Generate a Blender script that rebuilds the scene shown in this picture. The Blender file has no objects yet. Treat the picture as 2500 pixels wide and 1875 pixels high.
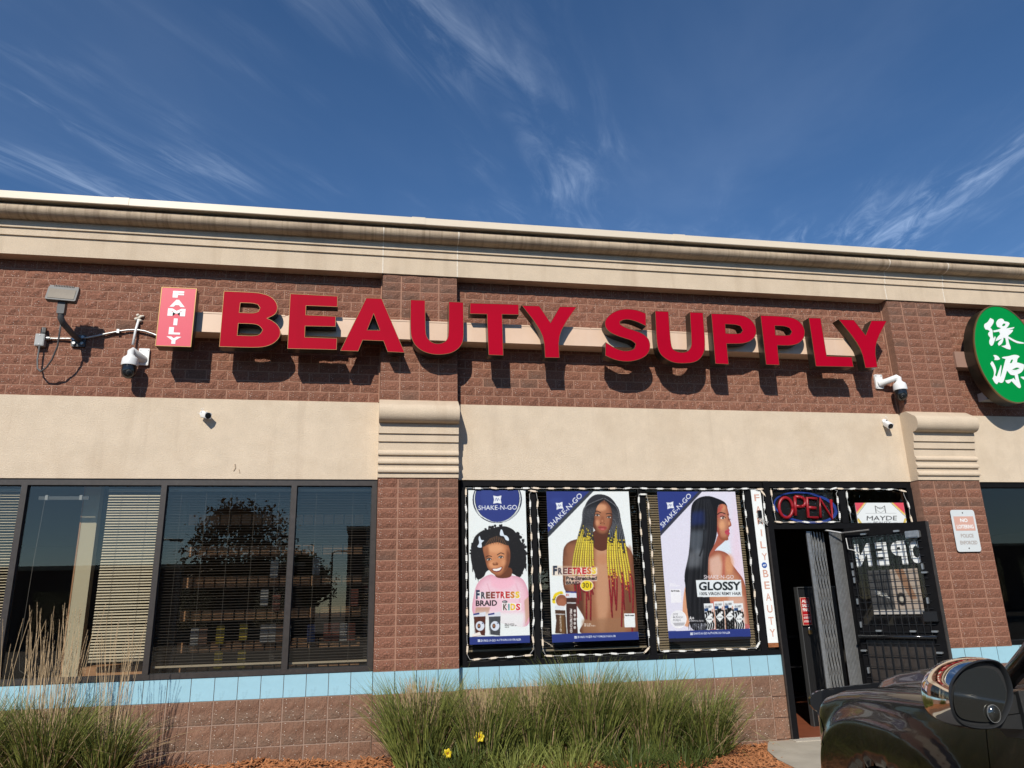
import bpy, math, random
import numpy as np
from mathutils import Matrix, Vector
random.seed(7); RNG = np.random.default_rng(11)
SC = bpy.context.scene; COL = SC.collection
R = math.radians

# ------------------------------------------------------------------ camera
cam_d = bpy.data.cameras.new('camera'); cam = bpy.data.objects.new('camera', cam_d); COL.objects.link(cam)
cam_d.sensor_fit = 'HORIZONTAL'; cam_d.sensor_width = 36.0; cam_d.lens = 26.707
cam_d.clip_start = 0.05; cam_d.clip_end = 3000
def cam_matrix(loc, yaw, pitch, roll):
    cy, sy, cp, sp = math.cos(yaw), math.sin(yaw), math.cos(pitch), math.sin(pitch)
    f = Vector((sy*cp, cy*cp, sp)); r = Vector((cy, -sy, 0)); u = r.cross(f)
    cr, sr = math.cos(roll), math.sin(roll)
    r2 = r*cr + u*sr; u2 = u*cr - r*sr
    m = Matrix((r2, u2, -f)).transposed().to_4x4(); m.translation = loc
    return m
cam.matrix_world = cam_matrix(Vector((-0.078, -7.8156, 1.3632)), 0.1896, 0.2853, -0.0267)
SC.camera = cam

# ------------------------------------------------------------------ sky
w = bpy.data.worlds.new('World'); SC.world = w; w.use_nodes = True
nt = w.node_tree; N = nt.nodes; L = nt.links; N.clear()
SUN = Vector((-0.40, -1.0, 0.80)).normalized()           # towards the sun
def nn(t, **k):
    n = N.new(t)
    for a, b in k.items(): setattr(n, a, b)
    return n
out = nn('ShaderNodeOutputWorld'); bg = nn('ShaderNodeBackground')
sky = nn('ShaderNodeTexSky'); sky.sky_type = 'NISHITA'; sky.sun_disc = False
sky.sun_elevation = math.asin(SUN.z); sky.sun_rotation = math.atan2(SUN.x, SUN.y) % (2*math.pi)
sky.altitude = 1200; sky.air_density = 1.0; sky.dust_density = 0.05; sky.ozone_density = 5.0
tc = nn('ShaderNodeTexCoord'); sep = nn('ShaderNodeSeparateXYZ'); L.new(tc.outputs['Generated'], sep.inputs[0])
def mth(op, a, b=None, clamp=False):
    n = nn('ShaderNodeMath', operation=op); n.use_clamp = clamp
    for i, v in enumerate((a, b)):
        if v is None: continue
        if isinstance(v, (int, float)): n.inputs[i].default_value = v
        else: L.new(v, n.inputs[i])
    return n.outputs[0]
zc = mth('MAXIMUM', mth('SUBTRACT', sep.outputs[2], 0.24), 0.05)   # fall streaks slant: they meet well above the horizon
px = mth('DIVIDE', sep.outputs[0], zc); py = mth('DIVIDE', sep.outputs[1], zc)
cmb = nn('ShaderNodeCombineXYZ'); L.new(px, cmb.inputs[0]); L.new(py, cmb.inputs[1])
def noise(scale, vec, detail, rough, rot, stretch, off, dist=0.0):
    mr_ = nn('ShaderNodeMapping'); mr_.inputs['Rotation'].default_value[2] = rot; L.new(vec, mr_.inputs[0])
    mp = nn('ShaderNodeMapping'); mp.inputs['Scale'].default_value = (stretch[0], stretch[1], 1); mp.inputs['Location'].default_value = off
    L.new(mr_.outputs[0], mp.inputs[0])
    n = nn('ShaderNodeTexNoise'); n.inputs['Scale'].default_value = scale; n.inputs['Detail'].default_value = detail
    n.inputs['Roughness'].default_value = rough; n.inputs['Distortion'].default_value = dist
    L.new(mp.outputs[0], n.inputs['Vector']); return n.outputs[0]
CLO = (2.43, 3.9, 0)
def ramp(v, a, b):
    n = nn('ShaderNodeMapRange'); n.inputs[1].default_value = a; n.inputs[2].default_value = b
    n.interpolation_type = 'SMOOTHSTEP'; L.new(v, n.inputs[0]); return n.outputs[0]
CR = R(25)
fine = ramp(noise(3.4, cmb.outputs[0], 12, 0.66, CR, (1.6, .30), (3.1, 7.7, 0), 0.9), .40, .82)
broad = ramp(noise(0.8, cmb.outputs[0], 4, 0.55, CR, (1.2, .35), CLO, 0.5), .44, .72)
veil = ramp(noise(0.5, cmb.outputs[0], 5, 0.6, CR, (1.3, .5), (9.1, 4.2, 0), 0.5), .35, .80)
cl = mth('ADD', mth('MULTIPLY', fine, broad), mth('MULTIPLY', veil, 0.11))
cl = mth('MULTIPLY', cl, ramp(sep.outputs[2], 0.27, 0.36))
mixc = nn('ShaderNodeMixRGB', blend_type='ADD'); mixc.inputs[0].default_value = 1
clc = nn('ShaderNodeMixRGB', blend_type='MULTIPLY'); clc.inputs[0].default_value = 1
clc.inputs[1].default_value = (2.7, 3.0, 3.3, 1); L.new(cl, clc.inputs[2])
hs = nn('ShaderNodeHueSaturation'); hs.inputs['Saturation'].default_value = 1.10; L.new(sky.outputs[0], hs.inputs['Color']); L.new(hs.outputs[0], mixc.inputs[1]); L.new(clc.outputs[0], mixc.inputs[2])
L.new(mixc.outputs[0], bg.inputs[0]); bg.inputs[1].default_value = 0.112
L.new(bg.outputs[0], out.inputs[0])

# ------------------------------------------------------------------ sun, exposure
sun_d = bpy.data.lights.new('sun', 'SUN'); sun_d.energy = 4.6; sun_d.angle = R(0.55); sun_d.color = (1.0, 0.93, 0.82)
sun = bpy.data.objects.new('sun', sun_d); COL.objects.link(sun)
sun.rotation_euler = (-SUN).to_track_quat('-Z', 'Y').to_euler(); sun.location = SUN*60
vs = SC.view_settings; vs.view_transform = 'Standard'; vs.look = 'None'; vs.exposure = 0.0; vs.gamma = 1; vs.use_curve_mapping = False
SC.render.engine = 'CYCLES'
SC.cycles.max_bounces = 8; SC.cycles.transparent_max_bounces = 16; SC.cycles.use_denoising = True
SC.cycles.sample_clamp_indirect = 4.0; SC.cycles.caustics_reflective = False; SC.cycles.caustics_refractive = False

# ------------------------------------------------------------------ tagging
def tag(o, label=None, cat=None, group=None, kind=None):
    if label: o['label'] = label
    if cat: o['category'] = cat
    if group: o['group'] = group
    if kind: o['kind'] = kind
    return o
def empty(name, loc, label, cat, group=None):
    o = bpy.data.objects.new(name, None); COL.objects.link(o); o.location = loc; o.empty_display_size = .1
    return tag(o, label, cat, group)
def parent(o, p, root=None):
    """parent o to p; vertices / location of o are in world space, root is the Empty carrying the offset"""
    o.parent = p
    b = p
    while b.parent: b = b.parent
    if b.type == 'EMPTY' and p is b:
        o.matrix_parent_inverse = Matrix.Translation(-Vector(b.location))
    return o

# ------------------------------------------------------------------ mesh builder
class MB:
    def __init__(s): s.v = []; s.f = []; s.m = []
    def add(s, vs, fs, mi=0):
        k = len(s.v); s.v += [tuple(p) for p in vs]; s.f += [tuple(i+k for i in f) for f in fs]; s.m += [mi]*len(fs); return s
    def box(s, x0, x1, y0, y1, z0, z1, mi=0, M=None):
        v = [(x, y, z) for x in (x0, x1) for y in (y0, y1) for z in (z0, z1)]
        if M is not None: v = [M @ Vector(p) for p in v]
        return s.add(v, [(0,1,3,2),(4,6,7,5),(0,4,5,1),(2,3,7,6),(0,2,6,4),(1,5,7,3)], mi)
    def rbox(s, x0, x1, y0, y1, z0, z1, r, mi=0, M=None, n=3):
        """box whose x-z outline has rounded corners, extruded along y"""
        pts = []
        for cx, cz, a0 in ((x1-r, z1-r, 0), (x0+r, z1-r, 90), (x0+r, z0+r, 180), (x1-r, z0+r, 270)):
            for i in range(n+1):
                a = R(a0+90*i/n); pts.append((cx+r*math.cos(a), cz+r*math.sin(a)))
        return s.prism(pts, y0, y1, mi, M)
    def prism(s, pts, y0, y1, mi=0, M=None):
        n = len(pts)
        v = [(x, y0, z) for x, z in pts]+[(x, y1, z) for x, z in pts]
        if M is not None: v = [M @ Vector(p) for p in v]
        return s.add(v, [tuple(range(n)), tuple(range(2*n-1, n-1, -1))]+[(i, n+i, n+(i+1) % n, (i+1) % n) for i in range(n)], mi)
    def tube(s, path, r, n=8, mi=0, caps=True):
        P = [Vector(p) for p in path]; k = len(s.v); rr = r if hasattr(r, '__len__') else [r]*len(P)
        prev = None
        for i, p in enumerate(P):
            t = (P[min(i+1, len(P)-1)]-P[max(i-1, 0)]).normalized()
            if prev is None:
                a = Vector((0, 0, 1)) if abs(t.z) < .9 else Vector((1, 0, 0)); u = t.cross(a).normalized()
            else:
                u = (prev - t*prev.dot(t)).normalized()
            prev = u; b = t.cross(u)
            for j in range(n):
                an = 2*math.pi*j/n; s.v.append(tuple(p+(u*math.cos(an)+b*math.sin(an))*rr[i]))
        for i in range(len(P)-1):
            for j in range(n):
                s.f.append((k+i*n+j, k+i*n+(j+1) % n, k+(i+1)*n+(j+1) % n, k+(i+1)*n+j)); s.m.append(mi)
        if caps:
            s.f.append(tuple(k+j for j in range(n-1, -1, -1))); s.m.append(mi)
            s.f.append(tuple(k+(len(P)-1)*n+j for j in range(n))); s.m.append(mi)
        return s
    def lathe(s, prof, M, n=24, mi=0):
        """prof: (radius, z) list turned round local z"""
        k = len(s.v)
        for r, z in prof:
            for j in range(n):
                a = 2*math.pi*j/n; s.v.append(tuple(M @ Vector((r*math.cos(a), r*math.sin(a), z))))
        for i in range(len(prof)-1):
            for j in range(n):
                s.f.append((k+i*n+j, k+i*n+(j+1) % n, k+(i+1)*n+(j+1) % n, k+(i+1)*n+j)); s.m.append(mi)
        return s
    def grid(s, pts, nu, nv, mi=0, skip=None):
        k = len(s.v); s.v += [tuple(p) for p in pts]
        for i in range(nu-1):
            for j in range(nv-1):
                if skip and skip(i, j): continue
                s.f.append((k+i*nv+j, k+(i+1)*nv+j, k+(i+1)*nv+j+1, k+i*nv+j+1)); s.m.append(mi)
        return s
    def mesh(s, name, mats, smooth=False):
        me = bpy.data.meshes.new(name); me.from_pydata(s.v, [], s.f); 
        for m in (mats if isinstance(mats, (list, tuple)) else [mats]): me.materials.append(m)
        if len(me.materials) > 1: me.polygons.foreach_set('material_index', s.m)
        if smooth is not False:
            me.polygons.foreach_set('use_smooth', [True]*len(me.polygons))
            if smooth is not True: me.set_sharp_from_angle(angle=R(smooth))
        me.update(); return me
    def build(s, name, mats, par=None, smooth=False, kind=None):
        o = bpy.data.objects.new(name, s.mesh(name, mats, smooth)); COL.objects.link(o)
        if par is not None: parent(o, par)
        if kind: o['kind'] = kind
        return o

# ------------------------------------------------------------------ materials
def pm(name, col, rough=.6, metal=0.0, var=0.0, vscale=6.0, bump=0.0, bscale=80.0, spec=0.5, coat=0.0, dark=None, speck=None, grain=None,
       streak=None, rnd=0.0, emit=None, sheen=0.0, transl=0.0, alpha=None, stretch=None, bdist=.002):
    m = bpy.data.materials.new(name); m.use_nodes = True
    t = m.node_tree; n = t.nodes; l = t.links; b = n['Principled BSDF']
    b.inputs['Roughness'].default_value = rough; b.inputs['Metallic'].default_value = metal
    b.inputs['Specular IOR Level'].default_value = spec; b.inputs['Coat Weight'].default_value = coat
    b.inputs['Coat Roughness'].default_value = .03
    c4 = (*col, 1); b.inputs['Base Color'].default_value = c4
    tcn = n.new('ShaderNodeTexCoord'); vec = tcn.outputs['Object']
    if stretch:
        mp = n.new('ShaderNodeMapping'); mp.inputs['Scale'].default_value = stretch; l.new(vec, mp.inputs[0]); vec = mp.outputs[0]
    cur = None
    def colour(mix, fac, c2):
        nonlocal cur
        x = n.new('ShaderNodeMixRGB'); x.blend_type = mix
        if cur is None: x.inputs[1].default_value = c4
        else: l.new(cur, x.inputs[1])
        if isinstance(fac, float): x.inputs[0].default_value = fac
        else: l.new(fac, x.inputs[0])
        if isinstance(c2, tuple): x.inputs[2].default_value = (*c2, 1)
        else: l.new(c2, x.inputs[2])
        cur = x.outputs[0]
    def nz(scale, detail=6, rough_=.6, v=None):
        q = n.new('ShaderNodeTexNoise'); q.inputs['Scale'].default_value = scale; q.inputs['Detail'].default_value = detail
        q.inputs['Roughness'].default_value = rough_; l.new(v if v is not None else vec, q.inputs['Vector']); return q.outputs[0]
    def mr(v, a, b_, c=0., d=1.):
        q = n.new('ShaderNodeMapRange'); q.inputs[1].default_value = a; q.inputs[2].default_value = b_
        q.inputs[3].default_value = c; q.inputs[4].default_value = d; l.new(v, q.inputs[0]); return q.outputs[0]
    if var:
        g = mr(nz(vscale), .3, .7, 1-var, 1+var*.7)
        cc = n.new('ShaderNodeCombineXYZ'); [l.new(g, cc.inputs[i]) for i in range(3)]
        colour('MULTIPLY', 1.0, cc.outputs[0])
    if rnd:
        oi = n.new('ShaderNodeObjectInfo'); g = mr(oi.outputs['Random'], 0, 1, 1-rnd, 1+rnd*.6)
        cc = n.new('ShaderNodeCombineXYZ'); [l.new(g, cc.inputs[i]) for i in range(3)]
        colour('MULTIPLY', 1.0, cc.outputs[0])
    if grain:     # (scale, amount): fine colour speckle, crevice shade put into the colour
        g = mr(nz(grain[0], 3, .7), .32, .66, 1-grain[1], 1+grain[1]*.35)
        cc = n.new('ShaderNodeCombineXYZ'); [l.new(g, cc.inputs[i]) for i in range(3)]
        colour('MULTIPLY', 1.0, cc.outputs[0])
    if dark:      # (colour, scale, lo, hi)
        colour('MIX', mr(nz(dark[1], 5, .65), dark[2], dark[3]), dark[0])
    if streak:    # (colour, xscale, zscale, lo, hi, strength)
        mp = n.new('ShaderNodeMapping'); mp.inputs['Scale'].default_value = (streak[1], 1.0, streak[2]); l.new(tcn.outputs['Object'], mp.inputs[0])
        colour('MIX', mr(nz(1.0, 4, .6, mp.outputs[0]), streak[3], streak[4], 0., streak[5]), streak[0])
    if speck:     # (colour, scale, size)
        vo = n.new('ShaderNodeTexVoronoi'); vo.inputs['Scale'].default_value = speck[1]; l.new(tcn.outputs['Object'], vo.inputs['Vector'])
        f = mr(vo.outputs['Distance'], speck[2]*.55, speck[2], 1., 0.)
        sel = n.new('ShaderNodeSeparateColor'); l.new(vo.outputs['Color'], sel.inputs[0])
        f2 = mr(sel.outputs[0], .72, .78); mm = n.new('ShaderNodeMath'); mm.operation = 'MULTIPLY'; l.new(f, mm.inputs[0]); l.new(f2, mm.inputs[1])
        colour('MIX', mm.outputs[0], speck[0])
    if cur is not None: l.new(cur, b.inputs['Base Color'])
    if bump:
        bp = n.new('ShaderNodeBump'); bp.inputs['Strength'].default_value = min(bump, 1.0); bp.inputs['Distance'].default_value = bdist
        l.new(nz(bscale, 6, .65), bp.inputs['Height']); l.new(bp.outputs[0], b.inputs['Normal'])
    if emit:
        b.inputs['Emission Color'].default_value = (*emit[0], 1); b.inputs['Emission Strength'].default_value = emit[1]
    if transl:
        tr = n.new('ShaderNodeBsdfTranslucent'); mx = n.new('ShaderNodeMixShader'); mx.inputs[0].default_value = transl
        if cur is not None: l.new(cur, tr.inputs[0])
        else: tr.inputs[0].default_value = c4
        l.new(b.outputs[0], mx.inputs[1]); l.new(tr.outputs[0], mx.inputs[2])
        l.new(mx.outputs[0], n['Material Output'].inputs[0])
    return m
def glass_mat(name, tint, refl):
    m = bpy.data.materials.new(name); m.use_nodes = True; t = m.node_tree; n = t.nodes; l = t.links; n.clear()
    o = n.new('ShaderNodeOutputMaterial'); mx = n.new('ShaderNodeMixShader'); tr = n.new('ShaderNodeBsdfTransparent'); g = n.new('ShaderNodeBsdfGlossy')
    tr.inputs[0].default_value = (*tint, 1); g.inputs['Roughness'].default_value = 0.0; g.inputs[0].default_value = (1, .90, .78, 1)
    fr = n.new('ShaderNodeFresnel'); ge = n.new('ShaderNodeNewGeometry'); io = n.new('ShaderNodeMapRange'); io.inputs[3].default_value = 1.5; io.inputs[4].default_value = 1/1.5
    l.new(ge.outputs['Backfacing'], io.inputs[0]); l.new(io.outputs[0], fr.inputs[0])
    k = n.new('ShaderNodeMath'); k.operation = 'MULTIPLY'; k.use_clamp = True; k.inputs[1].default_value = refl
    l.new(fr.outputs[0], k.inputs[0]); l.new(k.outputs[0], mx.inputs[0]); l.new(tr.outputs[0], mx.inputs[1]); l.new(g.outputs[0], mx.inputs[2])
    l.new(mx.outputs[0], o.inputs[0]); return m
def vcol_mat(name, rough=.45, spec=.4):
    m = bpy.data.materials.new(name); m.use_nodes = True; n = m.node_tree.nodes; l = m.node_tree.links; b = n['Principled BSDF']
    a = n.new('ShaderNodeVertexColor'); a.layer_name = 'print'; l.new(a.outputs[0], b.inputs['Base Color'])
    b.inputs['Roughness'].default_value = rough; b.inputs['Specular IOR Level'].default_value = spec; return m

M = {}
BR = (.285, .130, .086)
M['brick'] = pm('split_face_brick', BR, .92, var=.16, vscale=22, grain=(75, .48), bump=1.0, bscale=70, dark=((.18, .105, .08), 5, .62, .85), speck=((.75, .66, .58), 75, .26), rnd=.12, spec=.2, bdist=.012)
M['brick_stained'] = pm('weathered_split_face_brick', (.25, .128, .088), .92, var=.22, vscale=16, grain=(75, .45), bump=1.0, bscale=70, dark=((.15, .10, .078), 5, .46, .78), speck=((.7, .6, .52), 75, .22), rnd=.1, spec=.2, bdist=.012)
M['block'] = pm('split_face_block', (.265, .147, .098), .93, var=.2, vscale=12, grain=(70, .4), bump=1.0, bscale=62, dark=((.19, .135, .10), 3.5, .45, .72), speck=((.78, .70, .60), 60, .25), rnd=.16, spec=.2, bdist=.010)
M['mortar'] = pm('mortar', (.36, .195, .132), .95, var=.2, vscale=30, bump=.6, bscale=200)
M['mortar_grey'] = pm('grey_mortar', (.34, .235, .18), .95, var=.2, vscale=30, bump=.6, bscale=200)
M['tile'] = pm('glazed_blue_tile', (.33, .56, .66), .25, var=.06, vscale=9, dark=((.22, .36, .42), 9, .58, .85), bump=.12, bscale=14, rnd=.05, spec=.4)
M['grout'] = pm('dark_grout', (.11, .10, .095), .9, var=.2, vscale=40)
STU = (.675, .56, .425)
M['stucco'] = pm('cream_stucco', STU, .93, var=.07, vscale=5, grain=(90, .10), bump=1.0, bscale=90, dark=((.55, .44, .32), 1.7, .5, .85), streak=((.48, .38, .28), 7, .45, .56, .85, .6), spec=.15, bdist=.006)
M['roll'] = pm('dirty_stucco_roll', (.50, .40, .29), .93, var=.14, vscale=7, bump=1.0, bscale=110, streak=((.17, .12, .08), 34, 1.6, .48, .80, .75), dark=((.34, .26, .19), 2.2, .45, .75), spec=.2, bdist=.005)
M['stucco_stained'] = pm('streaked_stucco', (.63, .515, .385), .93, var=.07, vscale=5, grain=(90, .10), bump=1.0, bscale=90, streak=((.42, .32, .22), 5, .5, .52, .82, .6), spec=.2, bdist=.004)
M['coping'] = pm('cream_metal_coping', (.74, .64, .50), .32, var=.03, vscale=2, spec=.5)
M['caulk'] = pm('white_caulk', (.72, .65, .55), .7, var=.2, vscale=60, bump=.5, bscale=120)
M['bronze'] = pm('dark_bronze_aluminium', (.038, .031, .027), .42, var=.25, vscale=20, spec=.5, dark=((.07, .06, .055), 9, .6, .85))
M['black_frame'] = pm('black_painted_aluminium', (.008, .008, .009), .6, var=.2, vscale=20, spec=.08)
M['gasket'] = pm('black_rubber', (.01, .01, .01), .6)
M['glass'] = glass_mat('tinted_window_glass', (.92, .92, .90), 1.25)
M['glass_dark'] = glass_mat('dark_window_glass', (.80, .82, .81), .95)
M['red'] = pm('red_acrylic', (.39, .001, .018), .5, var=.07, vscale=1.6, spec=.05, streak=((.30, .002, .014), 4, .6, .6, .9, .5))
M['pink'] = pm('faded_red_acrylic', (.70, .085, .125), .35, var=.03, vscale=3, spec=.35)
M['return'] = pm('dark_bronze_return', (.055, .045, .033), .3, metal=.55, var=.25, vscale=10)
M['gold'] = pm('brass_trim', (.30, .19, .075), .35, metal=.7)
M['white'] = pm('white_plastic', (.78, .79, .79), .35, var=.03, vscale=8)
M['white_print'] = pm('white_vinyl', (.80, .83, .82), .45)
M['raceway'] = pm('tan_painted_metal', (.72, .52, .38), .33, var=.07, vscale=3, spec=.5, streak=((.78, .62, .48), 9, .3, .55, .8, .7))
M['green'] = pm('green_acrylic', (.001, .25, .052), .5, var=.025, vscale=3, spec=.05)
M['taupe'] = pm('taupe_metal', (.33, .2, .15), .4, var=.06, vscale=5)
M['black'] = pm('black_plastic', (.012, .012, .013), .4)
M['black_gloss'] = pm('black_dome_plastic', (.012, .013, .015), .12, spec=.6)
M['grey_metal'] = pm('galvanised_steel', (.42, .43, .43), .38, metal=.75, var=.2, vscale=25)
M['grey_paint'] = pm('grey_paint', (.33, .34, .34), .45, var=.1, vscale=12)
M['charcoal'] = pm('charcoal_cast_metal', (.06, .063, .066), .5, var=.15, vscale=30)
M['floodglass'] = pm('flood_lens', (.20, .165, .12), .1, var=.1, vscale=20, spec=.6)
M['cable'] = pm('grey_cable', (.10, .10, .10), .5)
M['navy'] = pm('navy_print', (.028, .042, .20), .4)
M['dark_text'] = pm('dark_print', (.025, .025, .03), .5)
M['gold_text'] = pm('copper_letter_vinyl', (.62, .36, .28), .45, var=.15, vscale=20)
M['neon_red'] = pm('red_neon_tube', (.26, .006, .012), .4, emit=((.5, .004, .01), .05))
M['neon_blue'] = pm('blue_neon_tube', (.03, .07, .36), .4, emit=((.02, .05, .4), .1))
M['lamp_white'] = pm('led_module_white', (.80, .80, .76), .4)
M['lamp_cream'] = pm('led_module_yellowed', (.78, .66, .52), .4)
M['wire'] = pm('white_wire', (.62, .62, .60), .5)
M['blind_tan'] = pm('tan_blind_slat', (.66, .58, .44), .5, rnd=.03)
M['blind_dark'] = pm('brown_blind_slat', (.055, .046, .040), .5)
M['blind_rail'] = pm('blind_rail', (.36, .30, .22), .5)
M['blind_olive'] = pm('olive_blind_slat', (.24, .19, .13), .55)
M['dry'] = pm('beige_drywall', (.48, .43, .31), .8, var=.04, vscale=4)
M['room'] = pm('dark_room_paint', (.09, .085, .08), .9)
M['floor_int'] = pm('red_brown_vinyl_floor', (.22, .065, .03), .5, var=.2, vscale=5)
M['wood'] = pm('brown_shelf_board', (.40, .21, .105), .6, var=.2, vscale=12, stretch=(1, 6, 20))
M['concrete'] = pm('concrete', (.40, .36, .29), .92, var=.14, vscale=3, bump=.6, bscale=150, dark=((.24, .21, .17), 2.3, .58, .8), spec=.2)
M['aggregate'] = pm('exposed_aggregate', (.50, .45, .37), .92, var=.35, vscale=120, bump=1, bscale=160, bdist=.006)
M['asphalt'] = pm('asphalt', (.05, .05, .05), .9, var=.25, vscale=60, bump=.6, bscale=220)
M['soil'] = pm('dark_soil', (.16, .075, .035), .95, var=.4, vscale=40, bump=1, bscale=90, bdist=.01)
M['chip'] = pm('orange_bark_chip', (.42, .17, .065), .85, var=.45, vscale=55)
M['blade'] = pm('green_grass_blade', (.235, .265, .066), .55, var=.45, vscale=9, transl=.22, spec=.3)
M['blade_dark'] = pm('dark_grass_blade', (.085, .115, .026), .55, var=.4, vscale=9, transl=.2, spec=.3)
M['straw'] = pm('dry_grass_stem', (.50, .36, .205), .7, var=.3, vscale=14, transl=.15)
M['plume'] = pm('grass_seed_head', (.54, .42, .27), .8, var=.3, vscale=40, transl=.15)
M['petal'] = pm('yellow_petal', (.80, .62, .02), .5, transl=.2)
M['petal_heart'] = pm('rust_petal_centre', (.45, .16, .03), .5)
M['sign_white'] = pm('grey_white_sign_face', (.62, .66, .67), .4, var=.03, vscale=5)
M['sign_pink'] = pm('sun_faded_red', (.62, .36, .29), .45)
M['sign_text'] = pm('faded_letter', (.60, .42, .35), .45)
M['sign_text_grey'] = pm('grey_letter', (.42, .38, .36), .45)
# ------------------------------------------------------------------ letters and flat print
def text_mesh(body, bold=0.0):
    c = bpy.data.curves.new('t', 'FONT'); c.body = body; c.offset = bold; c.resolution_u = 3
    o = bpy.data.objects.new('t', c); me = o.to_mesh()
    v = np.array([p.co[:2] for p in me.vertices]) if len(me.vertices) else np.zeros((0, 2))
    me.calc_loop_triangles(); f = [tuple(t.vertices) for t in me.loop_triangles]
    o.to_mesh_clear(); bpy.data.objects.remove(o); bpy.data.curves.remove(c)
    return v, f
_tm = {}
def text_norm(body, bold=0.0):
    """vertices scaled so the text's box is 0..1 by 0..1"""
    k = (body, bold)
    if k not in _tm:
        v, f = text_mesh(body, bold); lo = v.min(0); hi = v.max(0); _tm[k] = ((v-lo)/(hi-lo), f, (hi-lo)[0]/(hi-lo)[1])
    return _tm[k]
def lettering(name, body, mtl, M4, w, h, par=None, bold=0.0, thick=0.0, mb=None):
    """text as geometry: box w x h, lower left corner at the origin of M4 (x right, z up, -y towards the viewer)"""
    v, f, _ = text_norm(body, bold); b = mb or MB()
    P = [(x*w, -thick, y*h) for x, y in v]; n = len(P)
    if thick:
        P += [(x*w, 0, y*h) for x, y in v]; fs = list(f)
        from collections import Counter
        ec = Counter()
        for t in f:
            for i in range(3): ec[(t[i], t[(i+1) % 3])] += 1
        fs += [(a, n+a, n+c, c) for (a, c) in ec if (c, a) not in ec]
    else: fs = list(f)
    b.add([M4 @ Vector(p) for p in P], fs)
    return None if mb else b.build(name, mtl, par)
def TR(x, y, z): return Matrix.Translation((x, y, z))

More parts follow.
